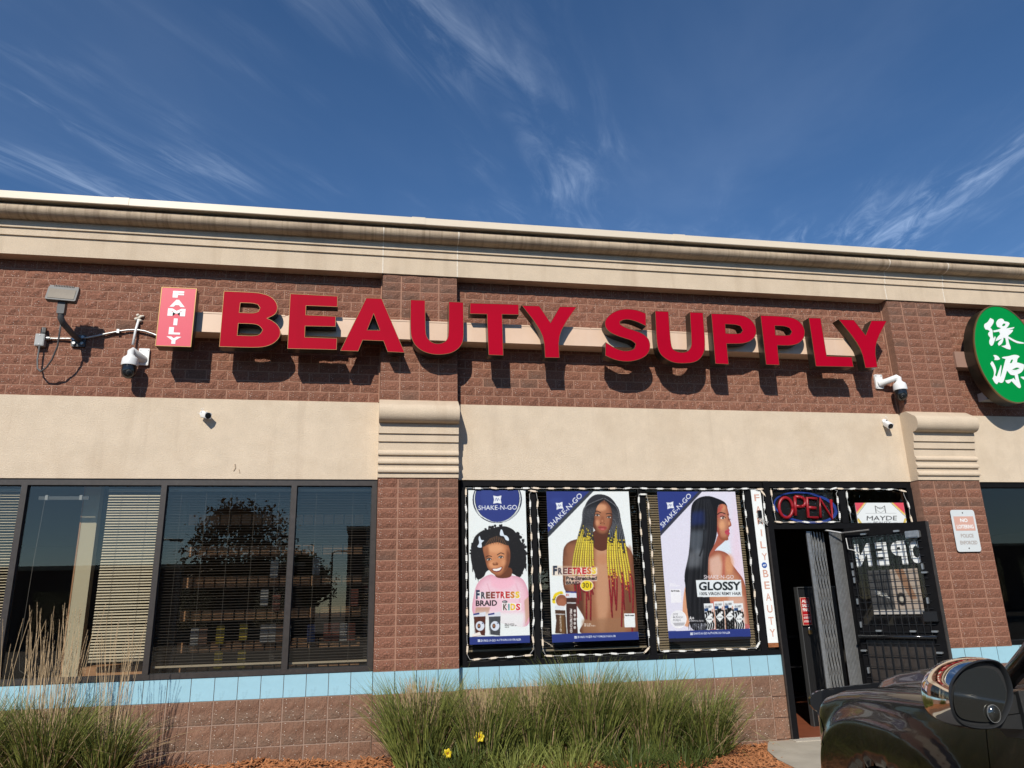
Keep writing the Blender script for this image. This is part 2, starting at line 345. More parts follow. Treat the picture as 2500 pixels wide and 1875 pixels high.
class Canvas:
    """numpy painter for flat printed posters; points come in reference coordinates mapped by a homography"""
    def __init__(s, wpx, hpx, quad, bg):
        s.w, s.h = wpx, hpx; s.ss = 2; s.W, s.H = wpx*s.ss, hpx*s.ss
        s.im = np.ones((s.H, s.W, 3))*np.array(bg)
        A = []; B = []
        for (x, y), (u, v) in zip(quad, ((0, 0), (1, 0), (1, 1), (0, 1))):
            A += [[x, y, 1, 0, 0, 0, -u*x, -u*y], [0, 0, 0, x, y, 1, -v*x, -v*y]]; B += [u, v]
        s.k = s.W/math.hypot(quad[1][0]-quad[0][0], quad[1][1]-quad[0][1]); s.Hm = np.append(np.linalg.solve(np.array(A, float), np.array(B, float)), 1).reshape(3, 3)
    def pt(s, p):
        p = np.asarray(p, float); q = np.c_[p, np.ones(len(p))] @ s.Hm.T
        return q[:, :2]/q[:, 2:]*[s.W, s.H]
    def mask(s, q, soft=0.0):
        m = np.zeros((s.H, s.W)); pad = int(3*soft)+2
        x0, y0 = np.maximum(np.floor(q.min(0)).astype(int)-pad, 0); x1, y1 = np.minimum(np.ceil(q.max(0)).astype(int)+pad, [s.W, s.H])
        if x1 <= x0 or y1 <= y0: return m
        X, Y = np.meshgrid(np.arange(x0, x1)+.5, np.arange(y0, y1)+.5)
        ins = np.zeros(X.shape, bool); n = len(q)
        for i in range(n):
            ax, ay = q[i]; bx, by = q[(i+1) % n]
            if ay == by: continue
            c = ((ay > Y) != (by > Y)) & (X < (bx-ax)*(Y-ay)/(by-ay)+ax); ins ^= c
        a = ins.astype(float)
        if soft > 0:
            r = int(3*soft); k = np.exp(-.5*(np.arange(-r, r+1)/soft)**2); k /= k.sum()
            a = np.apply_along_axis(lambda t: np.convolve(t, k, 'same'), 0, a) if a.shape[0] > 2*r else a
            a = np.apply_along_axis(lambda t: np.convolve(t, k, 'same'), 1, a) if a.shape[1] > 2*r else a
        m[y0:y1, x0:x1] = a; return m
    def put(s, m, col, al=1.0): m = (m*al)[..., None]; s.im = s.im*(1-m)+np.array(col)*m
    def smooth(s, P, n=6):
        P = np.asarray(P, float); k = len(P); o = []
        for i in range(k):
            a, b, c, d = P[i-1], P[i], P[(i+1) % k], P[(i+2) % k]
            for t in np.arange(n)/n:
                o.append(.5*((2*b)+(c-a)*t+(2*a-5*b+4*c-d)*t*t+(3*b-a-3*c+d)*t**3))
        return np.array(o)
    def poly(s, pts, col, al=1.0, soft=0.0, curve=False, clip=None):
        P = s.smooth(pts) if curve else pts
        m = s.mask(s.pt(P), soft*s.k)
        if clip is not None: m = m*clip
        s.put(m, col, al); return m
    def ell(s, cx, cy, rx, ry, col, al=1.0, soft=0.0, rot=0.0, clip=None):
        t = np.linspace(0, 2*np.pi, 36, endpoint=False); c, sn = math.cos(R(rot)), math.sin(R(rot))
        return s.poly(np.c_[cx+rx*np.cos(t)*c-ry*np.sin(t)*sn, cy+rx*np.cos(t)*sn+ry*np.sin(t)*c], col, al, soft, clip=clip)
    def line(s, pts, wd, col, al=1.0, taper=False, clip=None):
        P = np.asarray(pts, float)
        if len(P) > 2:
            o = []
            for i in range(len(P)-1):
                a, b, c, d = P[max(i-1, 0)], P[i], P[i+1], P[min(i+2, len(P)-1)]
                for t in np.arange(6)/6: o.append(.5*((2*b)+(c-a)*t+(2*a-5*b+4*c-d)*t*t+(3*b-a-3*c+d)*t**3))
            P = np.array(o+[P[-1]])
        d = np.gradient(P, axis=0); d /= np.linalg.norm(d, axis=1)[:, None]+1e-9; nr = np.c_[-d[:, 1], d[:, 0]]
        wv = np.linspace(wd, wd*.3, len(P)) if taper else np.full(len(P), wd)
        return s.poly(np.r_[P+nr*wv[:, None]/2, (P-nr*wv[:, None]/2)[::-1]], col, al, clip=clip)
    def text(s, body, o, wv, hv, col, bold=0.0, al=1.0):
        """o lower left point, wv vector along the text, hv vector up, in reference coordinates"""
        v, f, _ = text_norm(body, bold); o = np.array(o, float); wv = np.array(wv, float); hv = np.array(hv, float)
        q = s.pt(o+v[:, :1]*wv+v[:, 1:]*hv); m = np.zeros((s.H, s.W))
        for t in f:
            T = q[list(t)]; x0, y0 = np.maximum(np.floor(T.min(0)).astype(int), 0); x1, y1 = np.minimum(np.ceil(T.max(0)).astype(int)+1, [s.W, s.H])
            if x1 <= x0 or y1 <= y0: continue
            X, Y = np.meshgrid(np.arange(x0, x1)+.5, np.arange(y0, y1)+.5)
            d = [(T[(i+1) % 3][0]-T[i][0])*(Y-T[i][1])-(T[(i+1) % 3][1]-T[i][1])*(X-T[i][0]) for i in range(3)]
            ins = ((d[0] >= -.3) & (d[1] >= -.3) & (d[2] >= -.3)) | ((d[0] <= .3) & (d[1] <= .3) & (d[2] <= .3))
            m[y0:y1, x0:x1] = np.maximum(m[y0:y1, x0:x1], ins)
        s.put(m, col, al)
    def vol(s, pts, col, soft, al=1.0):
        P = s.pt(s.smooth(pts)); m = s.mask(P); mb = s.mask(P, soft*s.k); s.put(np.clip(m*(1-mb)*1.9, 0, 1), col, al)
    def grain(s, a=.035):
        r = np.random.default_rng(5); s.im = np.clip(s.im*(1+r.normal(0, a, s.im.shape[:2]+(1,)))+r.normal(0, .008, s.im.shape), 0, 1)
    def sheet(s, name, mtl, x0, x1, y, z0, z1, thick, par, Mx=None):
        """poster sheet with the print on its front (-y) face, plus back and edges"""
        im = s.im.reshape(s.h, s.ss, s.w, s.ss, 3).mean((1, 3))
        lin = np.where(im <= .04045, im/12.92, ((im+.055)/1.055)**2.4)
        nx, nz = s.w, s.h
        xs = np.linspace(x0, x1, nx); zs = np.linspace(z1, z0, nz)
        Xg, Zg = np.meshgrid(xs, zs); v = np.c_[Xg.ravel(), np.full(nx*nz, y), Zg.ravel()]
        idx = np.arange(nx*nz).reshape(nz, nx)
        q = np.stack([idx[:-1, :-1], idx[1:, :-1], idx[1:, 1:], idx[:-1, 1:]], -1).reshape(-1, 4)
        k = nx*nz
        vb = np.array([(x0, y+thick, z1), (x1, y+thick, z1), (x1, y+thick, z0), (x0, y+thick, z0)])
        c = [0, nx-1, k-1, k-nx]
        fx = [(k, k+1, k+2, k+3), (c[1], c[0], k, k+1)[::-1], (c[2], c[1], k+1, k+2)[::-1], (c[3], c[2], k+2, k+3)[::-1], (c[0], c[3], k+3, k)[::-1]]
        av = np.r_[v, vb]
        if Mx is not None: av = np.array([tuple(Mx @ Vector(p)) for p in av])
        me = bpy.data.meshes.new(name); me.from_pydata(av.tolist(), [], q.tolist()+fx)
        at = me.color_attributes.new('print', 'FLOAT_COLOR', 'POINT')
        cols = np.ones((len(av), 4)); cols[:k, :3] = lin.reshape(-1, 3)*.84; cols[k:, :3] = .6
        at.data.foreach_set('color', cols.ravel()); me.materials.append(mtl); me.update()
        o = bpy.data.objects.new(name, me); COL.objects.link(o)
        if par is not None: parent(o, par)
        return o

def chaikin(P, it=2, ang=38):
    """round the gentle corners of a closed outline, keep the sharp ones"""
    P = [Vector(p) for p in P]
    n = len(P); keep = []
    for i in range(n):
        a = (P[i]-P[i-1]); b = (P[(i+1) % n]-P[i]); keep.append(math.degrees(a.angle(b)) > ang)
    for _ in range(it):
        Q = []; K = []
        for i in range(len(P)):
            p, q0, q1 = P[i], P[i-1], P[(i+1) % len(P)]
            if keep[i]: Q.append(p); K.append(True)
            else:
                Q += [p.lerp(q0, .25), p.lerp(q1, .25)]; K += [False, False]
        P, keep = Q, K
    return [(p.x, p.y) for p in P]
def fill(polys):
    """triangles of an outline with holes; returns flat point list and triangles"""
    from mathutils.geometry import tessellate_polygon
    pts = [p for poly in polys for p in poly]
    return pts, tessellate_polygon([[Vector((x, z, 0)) for x, z in poly] for poly in polys])
def plate(mb, polys, y0, y1, mi=0, sides=True, front=True):
    """solid between y0 (front) and y1 with the outline polys"""
    pts, tri = fill(polys); n = len(pts)
    def up(t):   # front faces look towards -y
        a, b, c = (pts[i] for i in t); return t if (b[0]-a[0])*(c[1]-a[1])-(b[1]-a[1])*(c[0]-a[0]) > 0 else t[::-1]
    if front: mb.add([(x, y0, z) for x, z in pts], [up(tuple(t)) for t in tri], mi)
    if sides:
        for poly in polys:
            k = len(poly); A = sum(poly[i][0]*poly[(i+1) % k][1]-poly[(i+1) % k][0]*poly[i][1] for i in range(k))
            v = [(x, y0, z) for x, z in poly]+[(x, y1, z) for x, z in poly]
            mb.add(v, [(i, k+i, k+(i+1) % k, (i+1) % k) for i in range(k)], mi)
    return mb
# ------------------------------------------------------------------ ground
def gsheet(name, x0, x1, y0, y1, z, mtl, n=2):
    b = MB(); xs = np.linspace(x0, x1, n); ys = np.linspace(y0, y1, n)
    b.grid([(x, y, z) for x in xs for y in ys], n, n); o = b.build(name, mtl); o['kind'] = 'structure'; return o
gsheet('parking_lot', -900, 900, -1500, -2.9, -0.16, M['asphalt'])
def solid(name, pts, z0, z1, mtl):
    """slab with outline pts (x, y)"""
    b = MB(); n = len(pts); b.add([(x, y, z1) for x, y in pts]+[(x, y, z0) for x, y in pts], [tuple(range(n))]+[(i, i+n, (i+1) % n+n, (i+1) % n) for i in range(n)])
    o = b.build(name, mtl); o['kind'] = 'structure'; return o
kerb = [(-900, -2.75), (900, -2.75), (900, -2.9), (-900, -2.9)]
solid('kerb', kerb, -0.3, -0.005, M['concrete'])
EDGE = [(3.98, 0.0), (3.90, -0.12), (3.72, -0.45), (3.60, -0.85), (3.55, -1.2), (3.5, -1.8), (3.5, -2.75)]
solid('sidewalk', EDGE[::-1]+[(14, 0.0), (14, -2.75)][::-1][:0]+[(4.0, 0.0), (30, 0.0), (30, -2.75)], -0.3, -0.012, M['concrete'])
solid('threshold_strip', [(4.2, 0.02), (6.15, 0.02), (6.15, -0.14), (4.2, -0.14)], -0.1, -0.004, M['aggregate'])
def bed_z(x, y):
    s = max(0., min(1., (-x+3.6)/5.5)); base = -0.02+0.105*s
    if y < -1.0: base -= 0.10*min(1, (-1.0-y)/1.6)*s
    edge = max(0., 1-max(0., (3.75-x))/.35); base -= .03*edge
    return base + .012*math.sin(5.1*x+1.3*y)+.01*math.sin(11*x-7*y)
b = MB(); xs = np.linspace(-10, 3.95, 160); ys = np.linspace(0.005, -2.72, 40)
def ex(y):
    yy = [p[1] for p in EDGE][::-1]; xx = [p[0] for p in EDGE][::-1]; return float(np.interp(y, yy, xx))+.02
b.grid([(min(x, ex(y)), y, bed_z(min(x, ex(y)), y)) for x in xs for y in ys], 160, 40)
o = b.build('planting_bed', M['soil'], smooth=True); o['kind'] = 'structure'
# bark chips: uncountable ground cover, real pieces
def chips(n, seed, xr, yr):
    r = np.random.default_rng(seed); b = MB()
    for i in range(n):
        x = r.uniform(*xr); y = -abs(r.beta(1.1, 1.6))*yr-.01
        if x > ex(y)+r.normal(0, .03): continue
        a = r.uniform(0, math.pi); l_ = r.uniform(.015, .045); w_ = r.uniform(.004, .010); t_ = r.normal(0, .35)
        z = bed_z(x, y)+r.uniform(.004, .028); c, s = math.cos(a), math.sin(a)
        dx, dy, dz = c*l_, s*l_, math.sin(t_)*l_; ex_, ey_ = -s*w_, c*w_; h = r.uniform(.002, .006); tw = r.normal(0, .004)
        P = [(x-dx-ex_, y-dy-ey_, z-dz), (x+dx-ex_, y+dy-ey_, z+dz+tw), (x+dx+ex_, y+dy+ey_, z+dz), (x-dx+ex_, y-dy+ey_, z-dz+tw)]
        b.add(P+[(p[0], p[1], p[2]-h) for p in P], [(0, 1, 2, 3), (0, 4, 5, 1), (1, 5, 6, 2), (2, 6, 7, 3), (3, 7, 4, 0)])
    o = b.build('bark_mulch', M['chip']); tag(o, kind='stuff'); return o
chips(15000, 3, (-4.2, 4.0), 2.0)

# ------------------------------------------------------------------ building
RH = .1016; PW = .8128; P2 = 6.11; ZS = 3.4544; ZC = 4.868; HEAD = 2.6416; TT = .8128; TB = .6096; PY = -.127
XL, XR = -9.0, 15.0
bld = empty('storefront_building', (0, 0, 0), 'single-storey shop row of brown split-face block with cream stucco bands and roofline', 'building')
FIELDS = [(XL, 0.0), (PW, P2), (P2+PW, XR)]
core = MB()
for x0, x1 in FIELDS: core.box(x0, x1, .0035, .26, ZS-.02, 5.30)
brick_wall = core.build('brick_wall', M['mortar'], bld)

def brick_variants(n, w_, h_, d_, amp, mtl, nx=5, nz=3):
    """split-face masonry units: rough front towards -y, origin at the middle of the front"""
    res = []
    for k in range(n):
        r = np.random.default_rng(100+k); b = MB(); P = []
        for i in range(nx):
            for j in range(nz):
                ed = i in (0, nx-1) or j in (0, nz-1)
                P.append((-w_/2+w_*i/(nx-1)+(0 if ed else r.normal(0, w_*.03)), (r.uniform(-.12, .25) if ed else -r.uniform(.05, 1.0))*amp, -h_/2+h_*j/(nz-1)+(0 if ed else r.normal(0, h_*.05))))
        b.grid(P, nx, nz)
        ring = [(i, 0) for i in range(nx)]+[(nx-1, j) for j in range(1, nz)]+[(i, nz-1) for i in range(nx-2, -1, -1)]+[(0, j) for j in range(nz-2, 0, -1)]
        k0 = len(b.v); b.v += [(P[i*nz+j][0], d_, P[i*nz+j][2]) for i, j in ring]; m_ = len(ring)
        for a in range(m_):
            i, j = ring[a]; i2, j2 = ring[(a+1) % m_]; b.f.append((i*nz+j, k0+a, k0+(a+1) % m_, i2*nz+j2)); b.m.append(0)
        res.append(b.mesh('split_face_unit', mtl))
    return res
J = .011
BW = .203
MV = brick_variants(8, BW-J, RH-J, .014, .011, M['brick'])
MVS = brick_variants(4, BW-J, RH-J, .014, .009, M['brick_stained'])
MVH = brick_variants(3, BW*.5-J, RH-J, .014, .008, M['brick'], nx=3)
PVB = brick_variants(6, .2032-J, RH-J, .121, .010, M['brick'])
PVS = brick_variants(5, .2032-J, RH-J, .121, .010, M['brick_stained'])
BBV = brick_variants(6, .2032-J, .2032-J, .02, .009, M['block'], nx=5, nz=5)
BBP = brick_variants(4, .2032-J, .2032-J, .125, .009, M['block'], nx=5, nz=5)
TLV = []
b = MB(); b.box(-.0985, .0985, 0, .014, -.0985, .0985); TLV.append(b.mesh('blue_tile', M['tile']))
b = MB(); b.box(-.0985, .0985, 0, .13, -.0985, .0985); TLV.append(b.mesh('blue_tile', M['tile']))
def unit(name, me, loc, par):
    o = bpy.data.objects.new(name, me); COL.objects.link(o); o.location = loc; o.parent = par; return o
CAMP = cam.matrix_world.translation; CI = cam.matrix_world.inverted()
def in_view(p, mg=1.02):
    q = CI @ Vector(p)
    if q.z > -.1: return False
    return abs(q.x/-q.z) < .674*mg and abs(q.y/-q.z) < .5055*mg
todo = []
for x0, x1 in FIELDS:
    for r_ in range(15):
        z = ZS+(r_+.5)*RH
        if z+RH*.5 > ZC+.11: continue
        ph = -.1110 + (0 if r_ % 2 == 0 else BW/2) + .012*math.sin(r_*1.7)
        k = math.floor((x0-ph)/BW)-1
        while ph+k*BW < x1:
            a, c = max(ph+k*BW, x0), min(ph+(k+1)*BW, x1); k += 1
            if c-a < .03: continue
            todo.append((a, c, z))
todo.sort(key=lambda t: (not in_view(((t[0]+t[1])/2, 0, t[2])), (Vector(((t[0]+t[1])/2, 0, t[2]))-CAMP).length))
rest = MB()
def place_brick(i, a, c, z):
    full = c-a > BW*.97; rr = random.Random(int(a*1000)*7919+int(z*1000)).random()
    me = (MVS[int(rr*97) % 4] if (rr < .05) else MV[int(rr*997) % 8]) if full else MVH[int(rr*97) % 3]
    sx = 1.0 if full else (c-a-J)/(BW*.5-J)
    if i < 300:
        o = unit('brick', me, ((a+c)/2, 0, z), brick_wall)
        if not full: o.scale = (sx, 1, 1)
    else:
        rest.add([((a+c)/2+p.co.x*sx, p.co.y, z+p.co.z) for p in me.vertices], [tuple(f.vertices) for f in me.polygons])
for i, t in enumerate(todo): place_brick(i, *t)
o = rest.build('bricks', M['brick'], brick_wall, kind='stuff')

# piers
for q, (px0, seed) in enumerate(((0.0, 1), (P2, 2))):
    b = MB(); b.box(px0+.004, px0+PW-.004, PY+.003, .02, 0.0, 4.92)
    pier = b.build('pier', M['mortar'], bld)
    rr = random.Random(seed)
    for z0, n in ((TT, 18), (ZS, 14)):
        for r_ in range(n):
            for c_ in range(4):
                top = n-1-r_; st = rr.random() < (0.85 if top == 0 else .55 if top < 3 else .18 if top < 5 else .03)
                if z0 == TT and q == 0 and top >= 3: st = rr.random() < .02
                me = rr.choice(PVS if st else PVB)
                jit = .004 if c_ in (1, 3) else 0.0
                unit('pier_block', me, (px0+(c_+.5)*.2032+(-.0015 if c_ in (0, 2) else .0015), PY-.0005, z0+(r_+.5)*RH), pier)
# base course and tile band
b = MB()
for x0, x1 in ((XL, 0), (PW, 4.235), (6.11+PW, XR)): b.box(x0, x1, .0045, .26, -.4, TT-.002)
b.box(0.004, PW-.004, PY+.0045, .25, -.4, TT-.003); b.box(P2+.004, P2+PW-.004, PY+.0045, .25, -.4, TT-.003)
base = b.build('base_wall', M['mortar_grey'], bld)
b = MB()
for x0, x1 in ((XL, 0), (PW, 4.235), (6.11+PW, XR)): b.box(x0, x1, .0035, .0043, TB+.001, TT-.001)
b.box(0.003, PW-.003, PY+.003, PY+.004, TB+.001, TT-.001); b.box(P2+.003, P2+PW-.003, PY+.003, PY+.004, TB+.001, TT-.001)
band = b.build('tile_band', M['grout'], bld)
def course(xc, y, d, edge=None):
    for r_ in range(4):
        if r_ == 0 and xc < -4.6: continue
        unit('base_block', random.choice(BBP if d else BBV), (xc, y, TB-.2032*(r_+.5)), base)
    unit('blue_tile', TLV[1 if d else 0], (xc, y, (TB+TT)/2), band)
for k in range(24): course(-(k+.5)*.2032, 0.0, 0)
for k in range(4): course((k+.5)*.2032, PY, 1); course(P2+(k+.5)*.2032, PY, 1)
for k in range(16): course(PW+(k+.5)*.2032, 0.0, 0)
xe = PW+16*.2032
b = MB(); b.box(xe+.003, 4.232, 0, .014, TB+.003, TT-.003); b.build('blue_tile', M['tile'], band)
b = MB(); [b.box(xe+.004, 4.232, -.006, .014, TB-.2032*(r_+1)+.004, TB-.2032*r_-.004) for r_ in range(4)]; b.build('base_block', M['block'], base)
for k in range(12): course(P2+PW+(k+.5)*.2032, 0.0, 0)

# stucco bands between window heads and block
for x0, x1 in FIELDS:
    b = MB(); b.box(x0, x1, -.010, .25, HEAD, ZS-.004); b.build('stucco_band', M['stucco'], bld)
# mortar fillets in the corners beside the piers
for x in (-.012, P2-.013):
    b = MB(); b.box(x, x+.013, -.02, .01, ZS, ZC); b.build('mortar_fillet', M['mortar'], bld)

def extrude(prof, x0, x1, mtl, name, par, smooth=40):
    n = len(prof); b = MB(); v = [(x0, -o_, z) for o_, z in prof]+[(x1, -o_, z) for o_, z in prof]
    b.add(v, [(i, n+i, n+i+1, i+1) for i in range(n-1)]+[tuple(range(n)), tuple(range(2*n-1, n-1, -1))])
    return b.build(name, mtl, par, smooth=smooth)
def arc(c, rx, rz, a0, a1, n):
    return [(c[0]+rx*math.cos(R(a0+(a1-a0)*i/n)), c[1]+rz*math.sin(R(a0+(a1-a0)*i/n))) for i in range(n+1)]
# pier capitals
CAP = [(-.005, 2.6416), (.139, 2.6416), (.139, 2.690)]
for zb, o_ in ((2.692, .141), (2.780, .144), (2.868, .147)):
    CAP += [(o_+.018, zb), (o_+.024, zb+.012), (o_+.020, zb+.030), (o_+.006, zb+.045), (o_, zb+.052), (o_+.001, zb+.086)]
CAP = CAP[:-1]+[(.148, 3.004), (.166, 3.006), (.166, 3.085), (.184, 3.087), (.184, 3.196)]
CAP += arc((.205, 3.292), .088, .098, -82, 62, 12) + [(.232, 3.384), (.125, 3.4535), (-.005, 3.4535)]
for x0 in (0.0, P2): extrude(CAP, x0-.001, x0+PW+.001, M['stucco_stained'], 'pier_capital', bld)
# cornice: fascia bands with a rounded roll above, in five lengths with caulked joints
FAS = [(-.02, ZC), (.145, ZC), (.145, 5.066), (.163, 5.069), (.163, 5.144), (.181, 5.147), (.181, 5.226)]
ROL = [(.10, 5.2265)]+[(.182, 5.2265)]+arc((.215, 5.298), .102, .072, -88, 88, 14)+[(.10, 5.371)]
SEG = [XL, 0.0, PW, P2, P2+PW, XR]
for a, c in zip(SEG[:-1], SEG[1:]):
    extrude(FAS+[(-.02, 5.226)], a+.004, c-.004, M['stucco_stained'], 'cornice_fascia', bld, 30)
    extrude(ROL, a+.004, c-.004, M['roll'], 'cornice_roll', bld, 50)
JP = [(o_+.0025, z) for o_, z in FAS[1:]]+[(o_+.0025, z) for o_, z in ROL[1:-1]]
for x in SEG[1:-1]:
    b = MB(); n = len(JP)
    b.add([(x-.006, -o_, z) for o_, z in JP]+[(x+.006, -o_, z) for o_, z in JP]+[(x-.006, -o_+.03, z) for o_, z in JP]+[(x+.006, -o_+.03, z) for o_, z in JP],
          [(i, i+1, n+i+1, n+i) for i in range(n-1)]+[(i, 2*n+i, 2*n+i+1, i+1) for i in range(n-1)]+[(n+i, n+i+1, 3*n+i+1, 3*n+i) for i in range(n-1)])
    b.build('caulk_joint', M['caulk'], bld)
CO = [(.05, 5.372), (.34, 5.372), (.355, 5.366), (.36, 5.372), (.362, 5.447), (.352, 5.452), (-.30, 5.475), (-.30, 5.372)]
seams = [XL, -5.63, -2.63, .37, 3.37, 6.39, 9.4, XR]
for a, c in zip(seams[:-1], seams[1:]): extrude(CO, a+.001, c-.001, M['coping'], 'metal_coping', bld, 30)
SP = [(o_+.004 if o_ > .3 else o_, z+(.004 if z > 5.44 else 0)) for o_, z in CO[1:6]]
for x in seams[1:-1]: extrude(SP, x-.072, x+.072, M['coping'], 'coping_splice', bld, 30)
# shell: roof, back and side walls, floor, ceiling of the shop
b = MB(); b.box(XL, XR, .26, 9, 4.9, 5.2); b.box(XL, XR, 9, 9.2, -.3, 5.2); b.box(XL-.2, XL, 0, 9.2, -.3, 5.2); b.box(XR, XR+.2, 0, 9.2, -.3, 5.2)
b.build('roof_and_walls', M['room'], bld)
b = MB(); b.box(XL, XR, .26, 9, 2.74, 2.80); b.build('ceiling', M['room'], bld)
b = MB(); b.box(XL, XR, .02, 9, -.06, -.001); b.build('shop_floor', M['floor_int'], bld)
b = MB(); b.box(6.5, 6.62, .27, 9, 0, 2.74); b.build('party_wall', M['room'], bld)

# window frames
FY0, FY1, GY = .004, .075, .036
def frame(name, mtl, x0, x1, verts, sill=(TT, .857), head=(2.580, HEAD), jl=.05, jr=.05, panes=True, gl='glass', lab=None):
    b = MB(); b.box(x0, x1, FY0, FY1, head[0], head[1]-.001); f = b.build(name, mtl, bld)
    if sill: 
        s = MB(); s.box(x0, x1, FY0-.012, FY1, sill[0]+.001, sill[1]); s.build('sill_rail', mtl, f)
    ed = [(x0, x0+jl)]+verts+[(x1-jr, x1)]
    for a, c in ed:
        s = MB(); s.box(a, c, FY0-.003, FY1+.002, (sill[1] if sill else 0)+.0005, head[0]-.0005); s.build('mullion', mtl, f)
    if panes:
        for (a0, a1), (c0, c1) in zip(ed[:-1], ed[1:]):
            s = MB(); s.box(a1-.004, c0+.004, GY, GY+.006, (sill[1] if sill else 0)-.003, head[0]+.003); s.build('pane', M[gl], f)
            g = MB()
            for r_ in ((a1, a1+.008, sill[1], head[0]), (c0-.008, c0, sill[1], head[0]), (a1+.008, c0-.008, sill[1], sill[1]+.008), (a1+.008, c0-.008, head[0]-.008, head[0])):
                g.box(r_[0], r_[1], GY-.008, GY-.001, r_[2], r_[3])
            g.build('gasket', M['gasket'], f)
    return f
frame('window_frame', M['bronze'], XL, -.001, [(-8.16, -8.11), (-6.94, -6.89), (-5.72, -5.67), (-4.505, -4.455), (-3.288, -3.236), (-2.056, -2.006), (-.840, -.788)])
b = MB(); b.box(PW+.001, .858, .03, .2, 0.857, HEAD-.002); b.build('pier_shadow_strip', M['black_frame'], bld)  # black strip standing in for the pier's cast shadow
frame('window_frame', M['black_frame'], .858, 4.235, [(1.592, 1.642), (2.790, 2.856), (4.012, 4.082)], jl=.042, jr=.024)
frame('window_frame', M['black_frame'], P2+PW+.001, XR, [(8.35, 8.40), (9.8, 9.85)], gl='glass_dark')
# entrance: jambs, transom, sidelight
b = MB(); b.box(4.236, 4.302, FY0-.03, .11, -.02, HEAD-.002); ent = b.build('entrance_frame', M['black_frame'], bld)
def ep(name, x0, x1, y0, y1, z0, z1, m='black_frame'):
    s = MB(); s.box(x0, x1, y0, y1, z0, z1); return s.build(name, M[m], ent)
ep('head_rail', 4.303, P2-.001, FY0, .09, 2.572, HEAD-.002)
ep('transom_rail', 4.303, 6.05, FY0-.004, .10, 2.112, 2.172)
ep('mullion', 5.165, 5.245, FY0-.008, .10, 2.173, 2.571); ep('mullion', 5.165, 5.245, FY0-.008, .10, 0, 2.111)
ep('mullion', 6.045, P2-.001, FY0-.008, .10, 0, 2.571)
ep('bottom_rail', 5.246, 6.044, FY0, .08, 0, .12)
ep('pane', 4.30, 5.168, GY, GY+.006, 2.168, 2.576, 'glass'); ep('pane', 5.242, 6.048, GY, GY+.006, 2.168, 2.576, 'glass'); ep('pane', 5.242, 6.048, GY, GY+.006, .116, 2.115, 'glass')
for x in (4.22,): 
    s = MB(); s.box(x, x+.014, -.03, .02, 0, 2.13); s.build('jamb_cover', M['bronze'], ent)
# ------------------------------------------------------------------ blinds, shelving, interior
M['blind_cord'] = pm('grey_blind_cord', (.20, .18, .16), .6)
def blind(x0, x1, y, z0, z1, sp, wdt, tilt, mtl, label, cords=3, rail=True, sag=None):
    t = empty('window_blind', ((x0+x1)/2, y, z0), label, 'blind', 'blinds in the shop windows')
    b = MB(); n = int((z1-z0)/sp); c, s = math.cos(R(tilt))*wdt/2, math.sin(R(tilt))*wdt/2; r = random.Random(int(x0*100))
    for i in range(1, n):
        z = z0+i*sp+r.gauss(0, .0006); d = r.gauss(0, .0015); e = r.gauss(0, .0012)
        b.add([(x0, y-c, z-s), (x1, y-c, z-s+e), (x1, y, z+.0025+e), (x0, y, z+.0025), (x1, y+c, z+s+d), (x0, y+c, z+s+d)], [(0, 1, 2, 3), (3, 2, 4, 5)])
    b.build('slats', mtl, t, kind='stuff')
    if rail:
        h = MB(); h.box(x0-.002, x1+.002, y-.014, y+.014, z1, z1+.026); h.build('head_rail', M['blind_rail'], t)
        h = MB(); h.box(x0, x1, y-.012, y+.012, z0-.010, z0+.008); h.build('bottom_rail', M['blind_rail'], t)
    for i in range(cords):
        x = x0+(x1-x0)*(i+.5)/cords; h = MB(); h.tube([(x, y-abs(c)-.002, z0), (x, y-abs(c)-.002, z1)], .0010, 4); h.build('cord', M['blind_cord'], t)
    return t
blind(-4.45, -3.295, .10, .89, 2.53, .0255, .024, 20, M['blind_tan'], 'half-open blind in the window at the left edge beside the bare pane')
blind(-2.545, -2.062, .09, .985, 2.53, .0255, .026, 34, M['blind_tan'], 'tan sunlit blind beside the beige drywall post', 2)
blind(-1.998, -.846, .10, .915, 2.535, .0258, .025, 9, M['blind_dark'], 'wide dark blind reflecting the tree, between the two dark mullions', 5)
blind(-.780, -.058, .10, .905, 2.535, .0258, .025, 9, M['blind_dark'], 'narrow dark blind next to the brick pier', 2)
blind(.905, 1.588, .11, .955, 2.53, .0258, .025, 14, M['blind_dark'], 'dark blind behind the narrow poster of the girl', 2)
blind(1.648, 2.785, .11, .935, 2.53, .0258, .025, 14, M['blind_dark'], 'dark blind behind the poster of the braided woman', 4)
blind(2.862, 4.006, .11, .90, 2.53, .0258, .027, 52, M['blind_olive'], 'closed olive-brown blind behind the poster of the long-haired woman', 4)
t = empty('raised_blind', (-2.9, .10, 2.45), 'raised blind with only its rail showing in the bare pane', 'blind', 'blinds in the shop windows')
b = MB(); b.box(-3.16, -2.72, .09, .115, 2.452, 2.485); b.build('head_rail', M['charcoal'], t)
for x in (-3.09, -2.79):
    b = MB(); b.box(x-.012, x+.012, .082, .12, 2.45, 2.495); b.build('bracket', M['grey_paint'], t)
b = MB(); b.tube([(-3.10, .085, 2.45), (-3.12, .085, 1.9), (-3.13, .085, 1.1), (-3.10, .08, .93), (-3.02, .08, .88)], .0016, 5); b.build('cord', M['blind_cord'], t)
b = MB(); b.box(-2.84, -2.70, .33, .43, 0.0, 2.735); b.build('drywall_post', M['dry'], bld)
b = MB(); b.box(-2.852, -2.840, .325, .43, 0.0, 2.735); b.build('corner_trim', M['wood'], bld)
